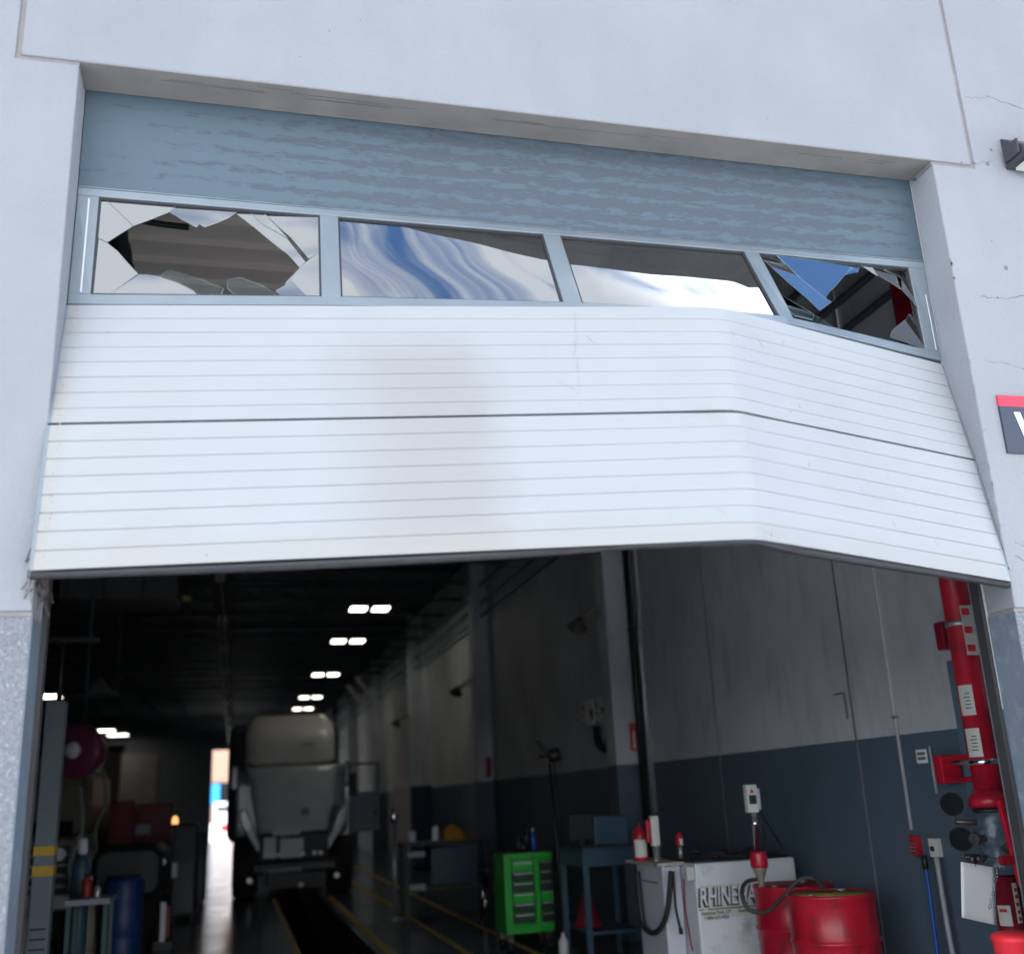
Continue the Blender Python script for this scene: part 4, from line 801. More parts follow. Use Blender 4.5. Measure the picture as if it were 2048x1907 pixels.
for k, (fx, r, h, m, lab) in enumerate(((.58, .035, .26, m_blk, 'black spray bottle on the green tool cart'), (.72, .03, .2, mat('blue spray label', (.02, .1, .5), .3), 'blue and white spray can on the green tool cart'), (.40, .04, .15, m_dk, 'short dark tin on the green tool cart'), (.5, .05, .12, m_blk, 'squat black tub on the green tool cart'))):
    x = gx0+fx*gw; o = MB().lathe([(r, 0), (r, h*.7), (r*.5, h*.8), (r*.45, h)], (x, GY+.2, GZ+.0125), seg=14).build('bottle', m); tag(o, lab, 'bottle'); MB().lathe([(r*.5, 0), (r*.5, .03), (r*.3, .04)], (x, GY+.2, GZ+.0125+h+.001), seg=10).build('cap', m_label if k == 1 else m_blk, o)
# black stand with a jumble of clamps on top
sx_, sy_ = at(1078, 1560, 1, 7.15).x, 7.15
t = thing('work_light_stand', 'black work light on a tall pole standing between cart and desk', 'work light', (sx_, sy_, 0))
a, c = at(1067, 1480, 1, 7.15), at(1092, 1700, 1, 7.15); MB().cyl((c.x, 7.15, 0.03), a, .016, seg=10).build('pole', m_blk, t); MB().cyl((c.x+.02, 7.17, 0.9), a+Vector((.05, 0, 0)), .010, seg=8).build('cord_pole', m_blk, t)
for q in (0, 120, 240): MB().cyl((c.x, 7.15, .06), (c.x+.28*math.cos(R(q)), 7.15+.28*math.sin(R(q)), .01), .012, seg=8).build('leg', m_blk, t)
hd = MB().lathe([(.05, -.07), (.07, -.05), (.075, .05), (.05, .07)], at(1076, 1465, 1, 7.15), (1, -.2, .15), 14).build('lamp_head', m_blk, t); MB().box(-.1, .1, -.02, .02, -.022, .022, Matrix.Rotation(R(52), 3, 'Y'), (0, 0, 0)).build('bar', m_blk, hd, world=False).location = at(1053, 1448, 1, 7.15)
p = at(1055, 1467, 1, 7.15); MB().cyl(p-Vector((.05, 0, .0)), p+Vector((.12, 0, -.01)), .016, seg=8).build('knob', m_blk, hd)

# ------------------------------------------------------------------ ceiling lamps
def lamp(name, x, y, z, w, d, lab, grp='ceiling lamps hung in a row over the bay'):
    t = thing(name, lab, 'ceiling lamp', (x, y, z), grp)
    MB().box(x-w/2-.015, x+w/2+.015, y-d/2-.015, y+d/2+.015, z+.012, z+.08).build('lamp_housing', m_dk, t)
    MB().box(x-w/2, x+w/2, y-d/2, y+d/2, z, z+.0115).build('diffuser', m_lamp, t)
    b = MB(); b.cyl((x-w/4, y, z+.08), (x, y, 5.62), .005, seg=5); b.cyl((x+w/4, y, z+.08), (x, y, 5.62), .005, seg=5); b.build('hanger', m_joist, t); return t
names = ['nearest', 'second', 'third', 'fourth', 'farthest']
for k, y in enumerate((17.9, 22.5, 29.6, 36.8, 41.7)):
    for x, sd_ in ((3.13, 'left'), (3.60, 'right')): lamp('ceiling_lamp', x, y, 5.5, .33, .5, '%s lit panel of the %s pair of ceiling lamps over the truck bay' % (sd_, names[k]))
for x, y, lab in ((-5.72, 34.4, 'left lit panel high behind the lift post'), (-5.30, 34.4, 'right lit panel high behind the lift post'), (-5.75, 51.0, 'far lit ceiling panel, left one above the maroon reel'), (-5.25, 51.0, 'far lit ceiling panel, second above the maroon reel'), (-5.45, 54.3, 'lower far lit ceiling panel, third in the left cluster'), (-4.95, 54.3, 'lower far lit ceiling panel, rightmost in the left cluster')):
    lamp('ceiling_lamp', x, y, 5.5, .45, .9, lab, 'far ceiling lamps on the left')
# overhead rail running the length of the shop
t = thing('overhead_rail', 'long dark overhead rail with hanging cables running toward the far door', 'rail', (.35, 9, 5))
b = MB(); b.box(.28, .52, 9, 55, 5.10, 5.14); b.box(.36, .44, 9, 55, 4.97, 5.10); b.box(.28, .52, 9, 55, 4.93, 4.97); b.build('beam', mat('black beam', (.004, .005, .008), .7), t)
b = MB()
for k in range(26):
    y = 10+k*1.6; b.tube([(.43, y, 4.93), (.46, y+.8, 4.78-random.random()*.25), (.43, y+1.6, 4.93)], .022, 6)
b.build('festoon_cable', mat('festoon grey', (.15, .18, .18), .5), t)
for k in range(9): MB().box(.36, .50, 11.5+k*3.7, 11.62+k*3.7, 4.80, 4.925).build('trolley', m_conc, t)
# unlit things hanging from the roof on the left
t = thing('hanging_duct', 'broad dark duct box hanging under the roof at the upper left', 'duct', (-1.2, 12, 4.0))
a, c = at(118, 1118, 1, 12), at(342, 1162, 1, 12); MB().box(a.x, c.x, 12, 12.9, c.z, c.z+.75).build('duct_box', mat('duct brown grey', (.11, .11, .11), .6), t)
for q in (.05, .36, .7): x = a.x+(c.x-a.x)*q; MB().box(x, x+.03, 11.985, 11.999, c.z, c.z+.75).build('seam', m_joist, t)
p = at(362, 1162, 1, 12); MB().box(p.x-.06, p.x+.06, 12, 12.02, p.z-.03, p.z+.05).build('yellow_plate', mat('dull yellow', (.35, .32, .12), .6), t)
MB().cyl((a.x+.3, 12.4, c.z+.75), (a.x+.3, 12.4, 6.3), .02, seg=6).build('hanger', m_joist, t)
p = at(190, 1350, 1, 16); t = thing('dome_lamp', 'unlit grey dome lamp hanging on a pole left of the rail', 'dome lamp', p); MB().lathe([(.04, .32), (.09, .24), (.2, .12), (.36, .02), (.38, 0), (.35, .01), (.05, .1)], p, (0, 0, 1), 24).build('shade', m_conc, t); MB().cyl(p+Vector((.3, 0, .06)), p+Vector((.3, 0, 2.2)), .025, seg=8).build('pole', mat('dull pole', (.1, .12, .14), .5), t)
p = at(690, 1345, 1, 26); t = thing('tube_lamp', 'unlit slanted double strip lamp high on the right of the bay', 'strip lamp', p)
for k, (dx, m) in enumerate(((0, m_label), (.24, m_label))): MB().box(p.x+dx-.06, p.x+dx+.06, 25.98, 26.05, p.z-.42+dx, p.z+.30+dx, Matrix.Rotation(R(-38), 3, 'Y')).build('strip', m, t)
# ------------------------------------------------------------------ truck
t = thing('semi_truck', 'grey semi truck with hood tilted open and passenger door swung out, over the pit', 'truck', (1.83, 17, 0))
m_pillar = mat('truck blue grey', (.20, .25, .31), .4, coat=.3)  # blue grey of the cab sides and hinge panel
def loft(secs, name, m, par, smooth=True, bevel=0, cap=True):
    b = MB(); rings = [[b.bm.verts.new(p) for p in s_] for s_ in secs]; n = len(rings[0])
    for i in range(len(rings)-1):
        for k in range(n): b.bm.faces.new((rings[i][k], rings[i][(k+1) % n], rings[i+1][(k+1) % n], rings[i+1][k])).smooth = smooth
    if cap: b.bm.faces.new(rings[0]); b.bm.faces.new(rings[-1][::-1])
    return b.build(name, m, par, bevel=bevel)
def rrect(cx, cz, w, h, y, r, n=5, bow=0):
    P = []
    for (sx_, sz_, a0) in ((1, 1, 0), (-1, 1, 90), (-1, -1, 180), (1, -1, 270)):
        for k in range(n+1):
            a = R(a0+90*k/n); x = cx+sx_*(w/2-r)+math.cos(a)*r; z = cz+sz_*(h/2-r)+math.sin(a)*r; P.append((x, y+bow*((x-cx)/(w/2))**2, z))
    return P
b = MB(); rings = []
for i in range(13):
    f = i/12; z = 2.42+1.04*f; yf = 18.45+.06*f+1.15*max(0, f-.25)**2.4; w = .90*(1-max(0, (f-.55)/.45)**3*.20); ring = []
    for k in range(25):
        q = k/12-1; ring.append(b.bm.verts.new((1.815+w*math.copysign(abs(math.sin(q*math.pi/2))**.75, q), yf+.28*abs(q)**4+(.05 if abs(q) > .95 else 0), z)))
    ring += [b.bm.verts.new((1.815+w, 20.6, z)), b.bm.verts.new((1.815-w, 20.6, z))]; rings.append(ring)
for i in range(12):
    for k in range(27): b.bm.faces.new((rings[i][k], rings[i][(k+1) % 27], rings[i+1][(k+1) % 27], rings[i+1][k])).smooth = True
b.bm.faces.new(rings[0]); b.bm.faces.new(rings[-1][::-1]); b.build('roof_fairing', m_fair, t)
for x, z, w, h in ((2.10, 2.93, .05, .06), (2.19, 2.93, .06, .07), (2.30, 2.93, .07, .06), (2.12, 2.70, .05, .03), (2.22, 2.70, .05, .03), (2.32, 2.70, .03, .03)): MB().box(x-w/2-.01, x+w/2+.01, 18.44, 18.475, z-h/2, z+h/2).build('pale_mark', m_light, t)  # small pale marks in two rows on the fairing front
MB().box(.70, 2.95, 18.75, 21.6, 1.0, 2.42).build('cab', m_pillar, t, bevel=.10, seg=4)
b = MB(); nn = 12
for i in range(nn):
    x0, x1 = .95+i*1.74/nn, .95+(i+1)*1.74/nn; f = lambda x: 2.42-.10*(1-((x-1.82)/.87)**2); b.quad((x0, 18.42, f(x0)), (x1, 18.42, f(x1)), (x1, 18.62, f(x1)+.12), (x0, 18.62, f(x0)+.12))
b.build('sun_visor', m_blk, t)
for k in range(4): MB().cyl((1.5+k*.12, 18.5, 2.50), (1.5+k*.12, 18.5, 2.60), .03, seg=8).build('marker_lamp', m_dk, t)
MB().box(.56, 3.0, 20.65, 23.5, .9, 3.40).build('sleeper', mat('sleeper blue grey', (.09, .11, .135), .45), t, bevel=.2, seg=4); MB().box(1.16, 2.5, 17.7, 18.7, .12, 1.0).build('undercarriage', m_blk, t)
MB().box(1.0, 2.65, 18.70, 18.745, 1.95, 2.36).build('windshield', m_glassd, t)
# tilted hood: wide at the cab, narrow at the nose
H0, H1 = 2.36, 1.15
secs = []
for i in range(9):
    f = i/8; z = H0+(H1-H0)*f; y = 17.75-.75*f; w = 1.78+(1.27-1.78)*f**.8; c = 1.81+.02*f; row_ = []
    for k in range(13): q = k/12*2-1; row_.append((c+q*w/2, y+.10*abs(q)**3, z))
    row_ += [(c+(1-k/12*2)*w/2, y+.08+.10*abs(1-k/12*2)**3, z+.02) for k in range(13)]; secs.append(row_)
loft(secs, 'hood', m_truck, t)
o = MB().lathe([(.01, -.004), (.085, -.004), (.09, .006)], (2.03, 17.14, 1.50), (0, -1, .6), 24).build('hood_badge', m_galv, t); o.data.transform(Matrix.Translation((2.03, 0, 0)) @ Matrix.Diagonal((1.3, 1, .6, 1)) @ Matrix.Translation((-2.03, 0, 0)) if 0 else Matrix.Identity(4))
for s_ in (-1, 1):
    b = MB(); c = 1.83; P = [(c+s_*1.02, 1.55), (c+s_*.90, 1.62), (c+s_*.60, .90), (c+s_*.66, .80), (c+s_*.98, 1.30)]
    b.prism([(x, 17.2, z) for x, z in P], (0, .9, 0)).build('fender', m_truck, t, bevel=.03)
    w = MB().lathe([(.30, -.24), (.5, -.23), (.52, -.18), (.52, .18), (.5, .23), (.30, .24)], (c+s_*.88, 17.75, .52), (1, 0, 0), 32).build('wheel', m_tyre, t); MB().lathe([(.06, -.1), (.28, -.14), (.29, .14), (.06, .1)], (c+s_*.88, 17.75, .52), (1, 0, 0), 20).build('rim', m_galv, w)
    MB().lathe([(.03, 0), (.05, .03), (.05, .06)], (c+s_*.80, 17.25, .33), (0, -1, 0), 12).build('tow_eye', m_galv, t)
    m1 = MB().box(c+s_*1.12-.06, c+s_*1.12+.06, 18.4, 18.5, 1.95, 2.45).build('side_mirror', m_blk, t, bevel=.03); MB().box(c+s_*1.12-.045, c+s_*1.12+.045, 18.39, 18.398, 2.0, 2.4).build('mirror_glass', m_galv, m1)
    MB().cyl((c+s_*.98, 18.6, 2.2), (c+s_*1.12, 18.46, 2.2), .015, seg=6).build('mirror_arm', m_blk, m1)
MB().box(1.2, 2.47, 17.15, 17.6, .66, 1.12).build('engine_bay', m_dk, t, bevel=.02)
MB().box(1.27, 1.50, 17.0, 17.149, .70, 1.07).build('radiator_plate', m_paper, t, bevel=.01); MB().box(1.56, 2.0, 17.0, 17.149, .70, 1.04).build('radiator_plate', m_paper, t, bevel=.01); MB().box(1.42, 1.93, 16.98, 17.14, 1.10, 1.19).build('crossbar', m_paper, t, bevel=.02)
for x in (1.37, 1.52, 1.98, 2.20, 2.31): MB().lathe([(.03, 0), (.045, .02), (.03, .035)], (x, 16.99, .76), (0, -1, 0), 14).build('lamp_bulb', m_light, t)
MB().box(1.05, 2.62, 16.85, 17.1, .44, .64).build('bumper', m_blk, t, bevel=.05, seg=3); MB().box(1.28, 1.95, 16.835, 16.849, .47, .52).build('bumper_trim', m_conc, t)
MB().box(1.35, 2.3, 17.0, 19.2, .2, .43).build('axle', m_dk, t)
MB().lathe([(.02, 0), (.045, .02), (.045, .05)], (1.95, 16.9, .22), (0, -1, 0), 12).build('hitch_pin', m_light, t)
# open passenger door
dr = MB(); D0, D1, zA, zB = 2.93, 3.56, 1.06, 2.40
dr.box(D0, D1, 18.0, 18.06, zA, 1.82); dr.box(D0, D0+.07, 18.0, 18.06, 1.821, zB); dr.box(D1-.07, D1, 18.0, 18.06, 1.821, zB); dr.box(D0+.071, D1-.071, 18.0, 18.06, zB-.06, zB)
dr.build('door', mat('truck door inner', (.16, .20, .22), .45), t, bevel=.012); MB().box(D1-.14, D1-.06, 17.98, 17.999, 1.35, 1.48).build('door_handle', m_blk, t)
MB().box(D0+.02, D0+.16, 17.9, 17.98, 1.75, 2.2).build('side_mirror', m_blk, t, bevel=.03)
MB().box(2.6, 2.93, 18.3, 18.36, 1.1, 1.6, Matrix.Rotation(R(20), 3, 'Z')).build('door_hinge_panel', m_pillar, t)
# ------------------------------------------------------------------ right side background
t = thing('post_stand', 'tall pale metal post stand with a bright top between truck and workbench', 'post stand', (3.0, 12, 0)); MB().cyl((3.0, 12, .02), (3.0, 12, 1.3), .028, seg=12).build('post', m_galv, t); MB().lathe([(.03, 1.28), (.055, 1.32), (.055, 1.45), (.03, 1.5)], (3.0, 12, 0)).build('post_cap', m_chrome, t); MB().lathe([(.16, 0), (.16, .02), (.04, .03)], (3.0, 12, 0)).build('base', m_galv, t)
t = thing('workbench', 'dark workbench with open shelves against the side wall beyond the cart', 'workbench', (3.6, 12.5, 0))
MB().box(3.2, 4.5, 12.3, 13.0, .95, 1.0).build('bench_top', m_dk, t); MB().box(3.25, 4.45, 12.35, 12.95, .3, .33).build('shelf', m_dk, t)
for x in (3.2, 4.44): MB().box(x, x+.06, 12.3, 12.36, 0, .949).build('leg', m_dk, t); MB().box(x, x+.06, 12.9, 12.96, 0, .949).build('leg', m_dk, t)
MB().box(3.24, 3.5, 12.26, 12.299, .80, .88).build('drawer_front', m_conc, t); MB().box(3.24, 3.5, 12.3, 12.34, .34, .42).build('drawer_front', m_conc, t); MB().box(3.6, 4.3, 12.3, 12.35, .40, .90).build('door_panel', m_desk, t)
o = MB().lathe([(.19, 0), (.18, .1), (.10, .19), (.02, .22)], (4.0, 12.6, 1.002), seg=20).build('yellow_hood', mat('dull orange', (.55, .28, .03), .5), noisy=.02); tag(o, 'dull orange dome shaped cover lying on the dark workbench', 'cover')
t, d = wbox('notice_cabinet', 'dark blue cabinet on the wall behind the workbench', 'cabinet', 762, 1530, 800, 1640, .5, mat('navy cabinet', (.01, .015, .05), .5), X=XW); MB().box(d[0]-.01, d[0]-.001, d[1]+.05, d[2]-.05, d[3]+.05, d[4]-.05).build('door_panel', mat('navy cabinet', (.01, .01, .05)), t)
o = MB().lathe([(.16, .0), (.17, .05), (.17, .7), (.14, .8)], (4.5, 10.2, .0), seg=20).build('dark_canister', m_dk); tag(o, 'dark canister on the floor left of the green cart', 'canister'); MB().lathe([(.05, .8), (.05, .9)], (4.5, 10.2, 0), seg=10).build('cap', m_redd, o)
t = thing('stool', 'small dark stool with metal feet left of the green cart', 'stool', (4.1, 10.6, 0)); MB().lathe([(.17, .60), (.18, .62), (.17, .66)], (4.1, 10.6, 0)).build('seat', m_blk, t)
for q in (45, 135, 225, 315): MB().cyl((4.1+.08*math.cos(R(q)), 10.6+.08*math.sin(R(q)), .60), (4.1+.2*math.cos(R(q)), 10.6+.2*math.sin(R(q)), .0), .012, seg=8).build('leg', m_chrome, t)
# ------------------------------------------------------------------ left side of the shop
lx_ = -.742; t = thing('lift_post', 'tall grey vehicle lift post with two yellow bands near the left jamb', 'lift post', (lx_, 5.5, 0)); zt = at(108, 1360, 1, 5.5).z
MB().box(lx_-.078, lx_+.078, 5.5, 5.66, .02, zt).build('column', mat('lift post grey', (.17, .21, .25), .5, var=.1), t, bevel=.008); MB().box(lx_-.2, lx_+.2, 5.35, 5.8, 0, .019).build('base_plate', m_dk, t)
for v0, v1 in ((1642, 1660), (1680, 1700)): MB().box(lx_-.080, lx_+.080, 5.494, 5.662, at(85, v1, 1, 5.5).z, at(85, v0, 1, 5.5).z).build('yellow_band', mat('yellow tape', (1, 1, 1)), t)
for k in range(9): z = .16+k*.075; MB().box(lx_-.06, lx_+.06, 5.492, 5.499, z, z+.012).build('lock_slot', m_blk, t)
MB().cyl((lx_+.01, 5.58, zt), (lx_+.01, 5.58, zt+.5), .02, seg=8).build('top_rod', m_dk, t); MB().box(lx_-.28, lx_+.3, 5.55, 5.61, zt+.5, zt+.54).build('cross_arm', m_dk, t)
p = at(146, 1456, 1, 9); d = Vector((.45, .85, -.03)).normalized()
t = thing('hose_reel', 'round maroon hose reel with a pale hub hanging behind the lift post', 'hose reel', p); MB().lathe([(.05, -.03), (.28, -.03), (.31, 0), (.31, .06), (.22, .30), (.08, .42)], p, d, 32).build('drum_shell', m_maroon, t)
MB().lathe([(.02, -.09), (.09, -.08), (.10, -.031)], p, d, 16).build('hub', m_cabi, t); MB().cyl(p+Vector((.05, .2, .3)), p+Vector((.05, .2, 3.7)), .02, seg=8).build('hanger', m_joist, t)
# beige vehicle
t = thing('beige_truck', 'beige pickup truck front with a dark windshield behind the lift post', 'truck', (-1.6, 11, 0)); A = lambda u, v, y=11: at(u, v, 1, y)
xl = A(20, 1600).x-.5; xr = A(150, 1600).x; za_ = A(90, 1545).z; zb_ = A(90, 1590).z; zc_ = A(90, 1625).z
loft([rrect((xl+xr)/2, (zb_+.5+za_)/2-.18, (xr-xl)*.92, za_-zb_+.55, 11.6, .12), rrect((xl+xr)/2, (zb_+.5+za_)/2-.18, (xr-xl), za_-zb_+.6, 12.2, .15), rrect((xl+xr)/2, (zb_+.5+za_)/2-.18, (xr-xl), za_-zb_+.6, 14.5, .15)], 'cab', m_beige, t)
MB().box(xl+.12, xr-.12, 11.5, 11.598, zc_+.02, zb_-.03).build('windshield', m_glassd, t)
MB().box(xl-.05, xr+.05, 10.6, 11.49, zc_-.32, zc_).build('hood', m_beige, t, bevel=.06, seg=3); MB().box(xl, xr, 10.55, 10.599, zc_-.62, zc_-.1).build('grille', m_dk, t)
for k in range(4): MB().box(xl+.03, xr-.03, 10.53, 10.549, zc_-.58+k*.12, zc_-.55+k*.12).build('grille_bar', m_conc, t)
for x in (xl+.12, xr-.12): MB().lathe([(.03, 0), (.08, .02), (.07, .04)], (x, 10.55, zc_-.2), (0, -1, 0), 16).build('headlight', m_light, t); MB().lathe([(.2, -.1), (.36, -.09), (.36, .09), (.2, .1)], (x, 11.0, .36), (1, 0, 0), 24).build('wheel', m_tyre, t)
MB().box(xl-.05, xr+.05, 10.45, 10.54, zc_-.85, zc_-.65).build('bumper', m_galv, t, bevel=.03)
# bin, table, toolboxes, clutter
bxl, bxr = A(202, 1700, 9).x, A(282, 1700, 9).x; r_ = (bxr-bxl)/2
t = thing('blue_barrel', 'dark blue plastic barrel on the floor behind the low grey table', 'barrel', ((bxl+bxr)/2, 9, 0)); MB().lathe([(r_*.86, 0), (r_*.95, .04), (r_, .28), (r_*.96, .3), (r_*.96, .34), (r_, .36), (r_, .62), (r_*.96, .64), (r_, .68), (r_*.97, .9), (r_*.85, .94)], ((bxl+bxr)/2, 9, 0), seg=32).build('shell', m_blue, t); MB().lathe([(r_*.84, .941), (r_*.8, .955)], ((bxl+bxr)/2, 9, 0)).build('lid', m_blk, t)
p = A(125, 1748, 7.2); q = A(214, 1748, 7.2); t = thing('low_table', 'low grey steel table with thin legs beside the lift post', 'table', (p.x, 7.2, 0)); MB().box(p.x, q.x, 7.2, 7.8, p.z-.05, p.z).build('table_top', m_conc, t)
for x in (p.x+.02, q.x-.06):
    for y in (7.22, 7.74): MB().box(x, x+.04, y, y+.04, 0, p.z-.051).build('leg', mat('teal steel', (.06, .12, .12), .5), t)
MB().box(p.x+.05, p.x+.22, 7.4, 7.7, p.z+.001, p.z+.01).build('tray', m_dk, t)
p = A(152, 1700, 7.9); t = thing('oxygen_bottle', 'grey gas bottle with a white top standing behind the low table', 'gas bottle', (p.x, 8, 0)); MB().lathe([(.09, 0), (.095, .02), (.095, p.z+.05), (.07, p.z+.14), (.03, p.z+.2)], (p.x, 8.1, 0), seg=20).build('bottle', m_desk, t); MB().lathe([(.035, p.z+.2), (.05, p.z+.22), (.05, p.z+.34), (.03, p.z+.36)], (p.x, 8.1, 0), seg=14).build('cap', m_cabi, t)
for (u0, v0, u1, v1, y, m, nm, lab) in ((213, 1555, 258, 1640, 20, m_redd, 'red_tool_chest', 'tall dark red tool chest at the back, left of the two'), (268, 1560, 332, 1640, 20.5, m_redd, 'red_tool_chest', 'wide dark red tool chest at the back with a pale label')):
    a, c = A(u0, v0, y), A(u1, v1, y); t = thing(nm, lab, 'tool chest', (a.x, y, 0), 'red tool chests at the back'); MB().box(a.x, c.x, y, y+.6, .12, a.z).build('chest_body', m, t, bevel=.03)
    for k in range(5): MB().box(a.x+.05, c.x-.05, y-.02, y-.001, .2+k*(a.z-.3)/5, .2+(k+.85)*(a.z-.3)/5).build('drawer', m, t, bevel=.004)
    if 'wide' in lab: l0, l1 = A(262, 1600, y), A(292, 1618, y); MB().box(l0.x, l1.x, y-.04, y-.021, l1.z, l0.z).build('label_sheet', m_cabi, t)
    for x in (a.x+.1, c.x-.1): MB().cyl((x-.03, y+.1, .06), (x+.03, y+.1, .06), .06, seg=12).build('caster', m_blk, t)
a, c = A(180, 1640, 11), A(322, 1700, 11); t = thing('dark_cart', 'dark rounded equipment cart behind the blue barrel', 'cart', (a.x, 11, 0))
loft([rrect((a.x+c.x)/2, a.z-.35, (c.x-a.x)*.8, .5, 10.8, .12), rrect((a.x+c.x)/2, a.z-.35, (c.x-a.x), .66, 11.0, .2), rrect((a.x+c.x)/2, a.z-.35, (c.x-a.x), .66, 12.2, .2)], 'body', m_dk, t)
for x in (a.x+.15, c.x-.15): MB().lathe([(.1, -.06), (.3, -.05), (.3, .05), (.1, .06)], (x, 11.3, .3), (1, 0, 0), 24).build('wheel', m_tyre, t)
MB().lathe([(.02, 0), (.05, .02), (.04, .03)], (c.x-.05, 10.95, a.z-.25), (0, -1, 0), 12).build('reflector', m_light, t); MB().lathe([(.02, 0), (.05, .02), (.04, .03)], (a.x+.05, 10.95, a.z-.4), (0, -1, 0), 12).build('reflector', m_light, t)
a = A(314, 1745, 10); t = thing('white_post', 'short white and red post standing right of the dark cart', 'post', (a.x, 10.4, 0)); MB().box(a.x-.03, a.x+.03, 10.4, 10.46, .1, .55).build('post', m_cabi, t); MB().box(a.x+.035, a.x+.075, 10.4, 10.46, .15, .5).build('red_strip', m_redd, t); MB().box(a.x-.1, a.x+.12, 10.35, 10.55, 0, .099).build('base', m_dk, t)
for (u0, u1, v0, y, lab) in ((335, 385, 1600, 14, 'tall dark equipment rack beside the far doorway'), (372, 402, 1615, 17, 'narrow dark machine closest to the far doorway')):
    a, c = A(u0, v0, y), A(u1, v0, y); t = thing('equipment_rack', lab, 'rack', (a.x, y, 0)); MB().box(a.x, c.x, y, y+.8, .05, a.z).build('casing', m_dk, t, bevel=.04); MB().box(a.x+.05, c.x-.05, y-.02, y-.001, .15, a.z*.6).build('panel', m_blk, t)
    MB().box(a.x+.02, a.x+.1, y-.04, y-.021, a.z*.45, a.z*.6).build('label_sheet', m_cabi, t); 
    for x in (a.x+.03, c.x-.08): MB().box(x, x+.05, y+.02, y+.07, 0, .05).build('foot', m_dk, t)
p = A(340, 1592, 14); t = thing('warning_lamp', 'small glowing orange warning lamp on the dark rack', 'warning lamp', p); MB().lathe([(.045, -.05), (.05, 0), (.03, .06), (.005, .07)], p, (0, 0, 1), 14).build('dome', mat('orange lamp', (1, .5, .2), .4, emit=(1, .45, .15, .8)), t); MB().lathe([(.055, -.09), (.055, -.051)], p, (0, 0, 1), 14).build('base', m_blk, t)
a, c = A(196, 1500, 26), A(232, 1500, 26); t = thing('support_column', 'pale beige support column standing between bays at the back left', 'column', (a.x, 26, 0)); MB().box(a.x, c.x, 26, 26.4, 0, 3.2).build('shaft', mat('column beige', (.20, .185, .16), .6), t); MB().box(a.x-.08, c.x+.08, 25.95, 26.45, 3.201, 3.35).build('bracket', m_joist, t)
# ------------------------------------------------------------------ beyond the far door
F2 = lambda x, z: (.75+(x-.75)*1.88, 1.6+(z-1.6)*1.88)
t = thing('pink_building', 'salmon pink stucco building seen through the far doorway', 'building', (0, 150, 0)); MB().box(-20, 28, 150, 162, 0, 10.8).build('wall', m_pink, t)
(xa, za), (xb, zb) = F2(-.95, 1.9), F2(.15, 3.5); MB().box(xa, xb, 149.9, 149.999, za, zb).build('window', m_glassd, t); (xa, za), (xb, zb) = F2(-1.0, 1.95), F2(-.40, 3.4); MB().box(xa, xb, 149.3, 149.89, za, zb).build('blue_awning', mat('bright blue', (.03, .42, .9), .5), t)
t = thing('white_van', 'white van parked outside beyond the far doorway', 'van', (-.1, 112, 0)); loft([rrect(-.4, 1.25, 1.6, 1.7, 111, .2), rrect(-.4, 1.35, 2.1, 2.1, 111.5, .25), rrect(-.4, 1.35, 2.1, 2.1, 116, .25)], 'body', m_signw, t); MB().box(-1.1, .3, 110.9, 110.99, 1.5, 1.9).build('windshield', m_glassd, t)
for x in (-1.3, .4): MB().lathe([(.1, -.1), (.33, -.09), (.33, .09), (.1, .1)], (x, 112, .33), (1, 0, 0), 20).build('wheel', m_tyre, t)
t = thing('red_barrier', 'small red and white barrier on the ground before the white van', 'barrier', (.2, 66, 0)); MB().box(-.1, .7, 66, 66.1, .35, .75).build('board', m_redp, t)
for x in (-.05, .6): MB().box(x, x+.06, 65.9, 66.25, 0, .349).build('foot', m_cabi, t)

xl = at(262, 520, 2, 5.25).x
t = thing('parked_ribbed_door', 'light brown ribbed panels lying flat under the roof, seen through the broken left pane', 'ribbed panels', (xl, 1.2, 5.25))
y = 1.0
while y < 5.4:
    b = MB(); b.box(xl, 3.2, y, y+.20, 5.25, 5.29); b.prism([(xl+.001, y+.2005, 5.245), (xl+.001, y+.215, 5.21), (xl+.001, y+.27, 5.21), (xl+.001, y+.285, 5.245), (xl+.001, y+.285, 5.285), (xl+.001, y+.2005, 5.285)], (3.199-xl, 0, 0))
    b.build('ribbed_panel', mat('light brown sheet', (.80, .72, .66), .5, var=.06), t); y += .29
MB().box(xl-.06, xl-.001, 1.0, 5.5, 5.2, 5.3).build('track', m_joist, t)
b = MB(); b.tube([(xl-.2, 1.9, 5.3), (xl+.05, 1.95, 5.13), (xl+.4, 2.0, 5.12)], .02, 6); b.build('latch_arm', m_blk, t)

# chipped corners along the opening, and crumbs of glass left on the window rail
for k in range(16):
    z = random.uniform(2.4, 4.7); h = random.uniform(.01, .05); w = random.uniform(.004, .012)
    MB().prism([(OW-.0012, -.0012, z), (OW-.0012, -.0012, z+h), (OW+w*.6, -.0012, z+h*.8), (OW+w, -.0012, z+h*.3)], (0, .004, 0)).build('chipped_edge', m_caulk, bl)
for x0, x1, n in ((.45, .95, 12), (3.3, 3.9, 10)):
    for k in range(n):
        x = random.uniform(x0, x1); p = WP(x, VB-.002, .012+random.uniform(0, .012)); r_c = random.uniform(.003, .010)
        MB().prism([p, p+Vector((r_c, .002, 0)), p+Vector((r_c*.4, .003, r_c*random.uniform(.6, 2.5)))], (0, .002, 0)).build('glass_crumb', m_edge, fr)

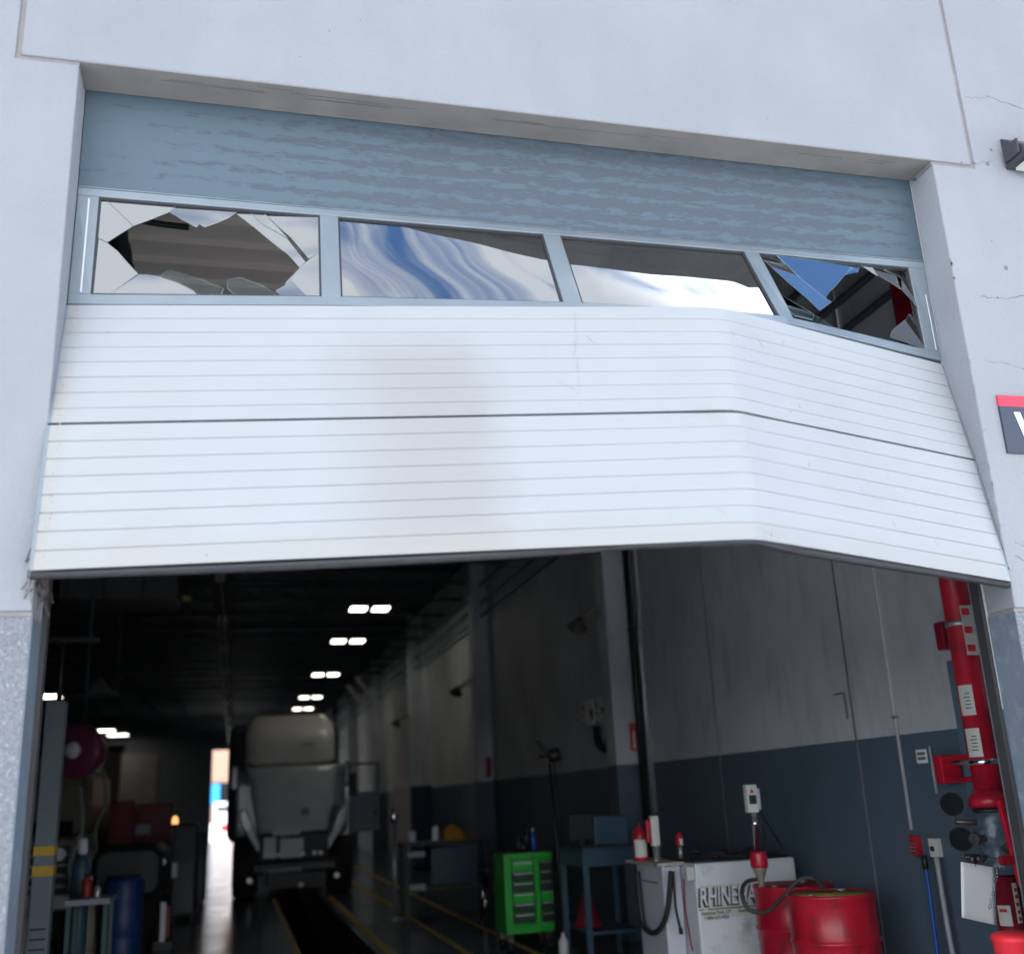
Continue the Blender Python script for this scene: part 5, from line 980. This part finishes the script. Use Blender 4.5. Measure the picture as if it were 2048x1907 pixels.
for (u, v, y, r, h, m, lab) in ((62, 1700, 8.5, .06, .22, m_cabi, 'white plastic jug on the floor between the left jamb and the lift post'), (165, 1772, 7.5, .05, .2, mat('red tin', (.3, .02, .02)), 'small red tin on the low grey table'), (188, 1745, 7.45, .035, .12, m_galv, 'small bright can on the low grey table'),
                              (100, 1770, 8.2, .09, .3, m_dk, 'dark bucket behind the lift post')):
    p = at(u, v, 1, y); z0 = 0 if v < 1720 or v == 1770 else at(170, 1748, 1, 7.2).z+.002
    o = MB().lathe([(r*.9, 0), (r, .01), (r, h*.8), (r*.5, h*.92), (r*.45, h)], (p.x, y, z0), seg=16).build('container', m); tag(o, lab, 'container'); MB().lathe([(r*.5, h+.001), (r*.5, h+.03)], (p.x, y, z0), seg=12).build('cap', m_blk, o)
for (u, v, y, lab) in ((150, 1610, 10.2, 'pale cable bunch hanging behind the lift post, upper one'), (196, 1560, 12.5, 'pale hose hanging under the maroon reel')):
    p = at(u, v, 1, y); o = MB().tube([(p.x, y, p.z+.5), (p.x+.05, y+.05, p.z), (p.x-.06, y, p.z-.4), (p.x+.03, y, p.z-.7)], .025, 7).build('hanging_hose', mat('pale hose', (.2, .22, .22), .5)); tag(o, lab, 'hose')
for k, (u, y, h, m, lab) in enumerate(((845, 12.5, .22, m_galv, 'bright metal can at the right end of the workbench'), (800, 12.6, .16, m_cabi, 'small white box at the left end of the workbench'))):
    p = at(u, 1625, 1, y); o = MB().box(p.x-.05, p.x+.05, y-.05, y+.05, 1.002, 1.002+h).build('can', m, bevel=.02, seg=3); tag(o, lab, 'can'); MB().box(p.x-.03, p.x+.03, y-.03, y+.03, 1.003+h, 1.02+h).build('cap', m_blk, o)

b = MB()
for Ja, Jb in ((J2, J3),):
    prev = None
    for k in range(40):
        v = .02+k/40*.95; p = onp(Ja, Jb, .765+.012*noise.noise(Vector((k*.3, 2, 1)))-.03*v*0, v, -.0008)
        if prev is not None and random.random() < .75: MB().cyl(prev, p, .0007, seg=4, cap=False).build('scratch', mat('scratch', (.345, .35, .36), .7), door)
        prev = p
for k in range(26):
    J = ((J2, J3), (J3, J4))[k % 2]; s0 = random.uniform(.45, 1.7); v0 = random.uniform(.1, .95); p = onp(*J, s0, v0, -.0007); q = onp(*J, s0+random.uniform(-.03, .03), min(v0+random.uniform(.01, .09), .99), -.0007)
    MB().cyl(p, q, random.uniform(.0005, .0011), seg=4, cap=False).build('scratch', mat('scratch', (.3, .3, .3)), door)
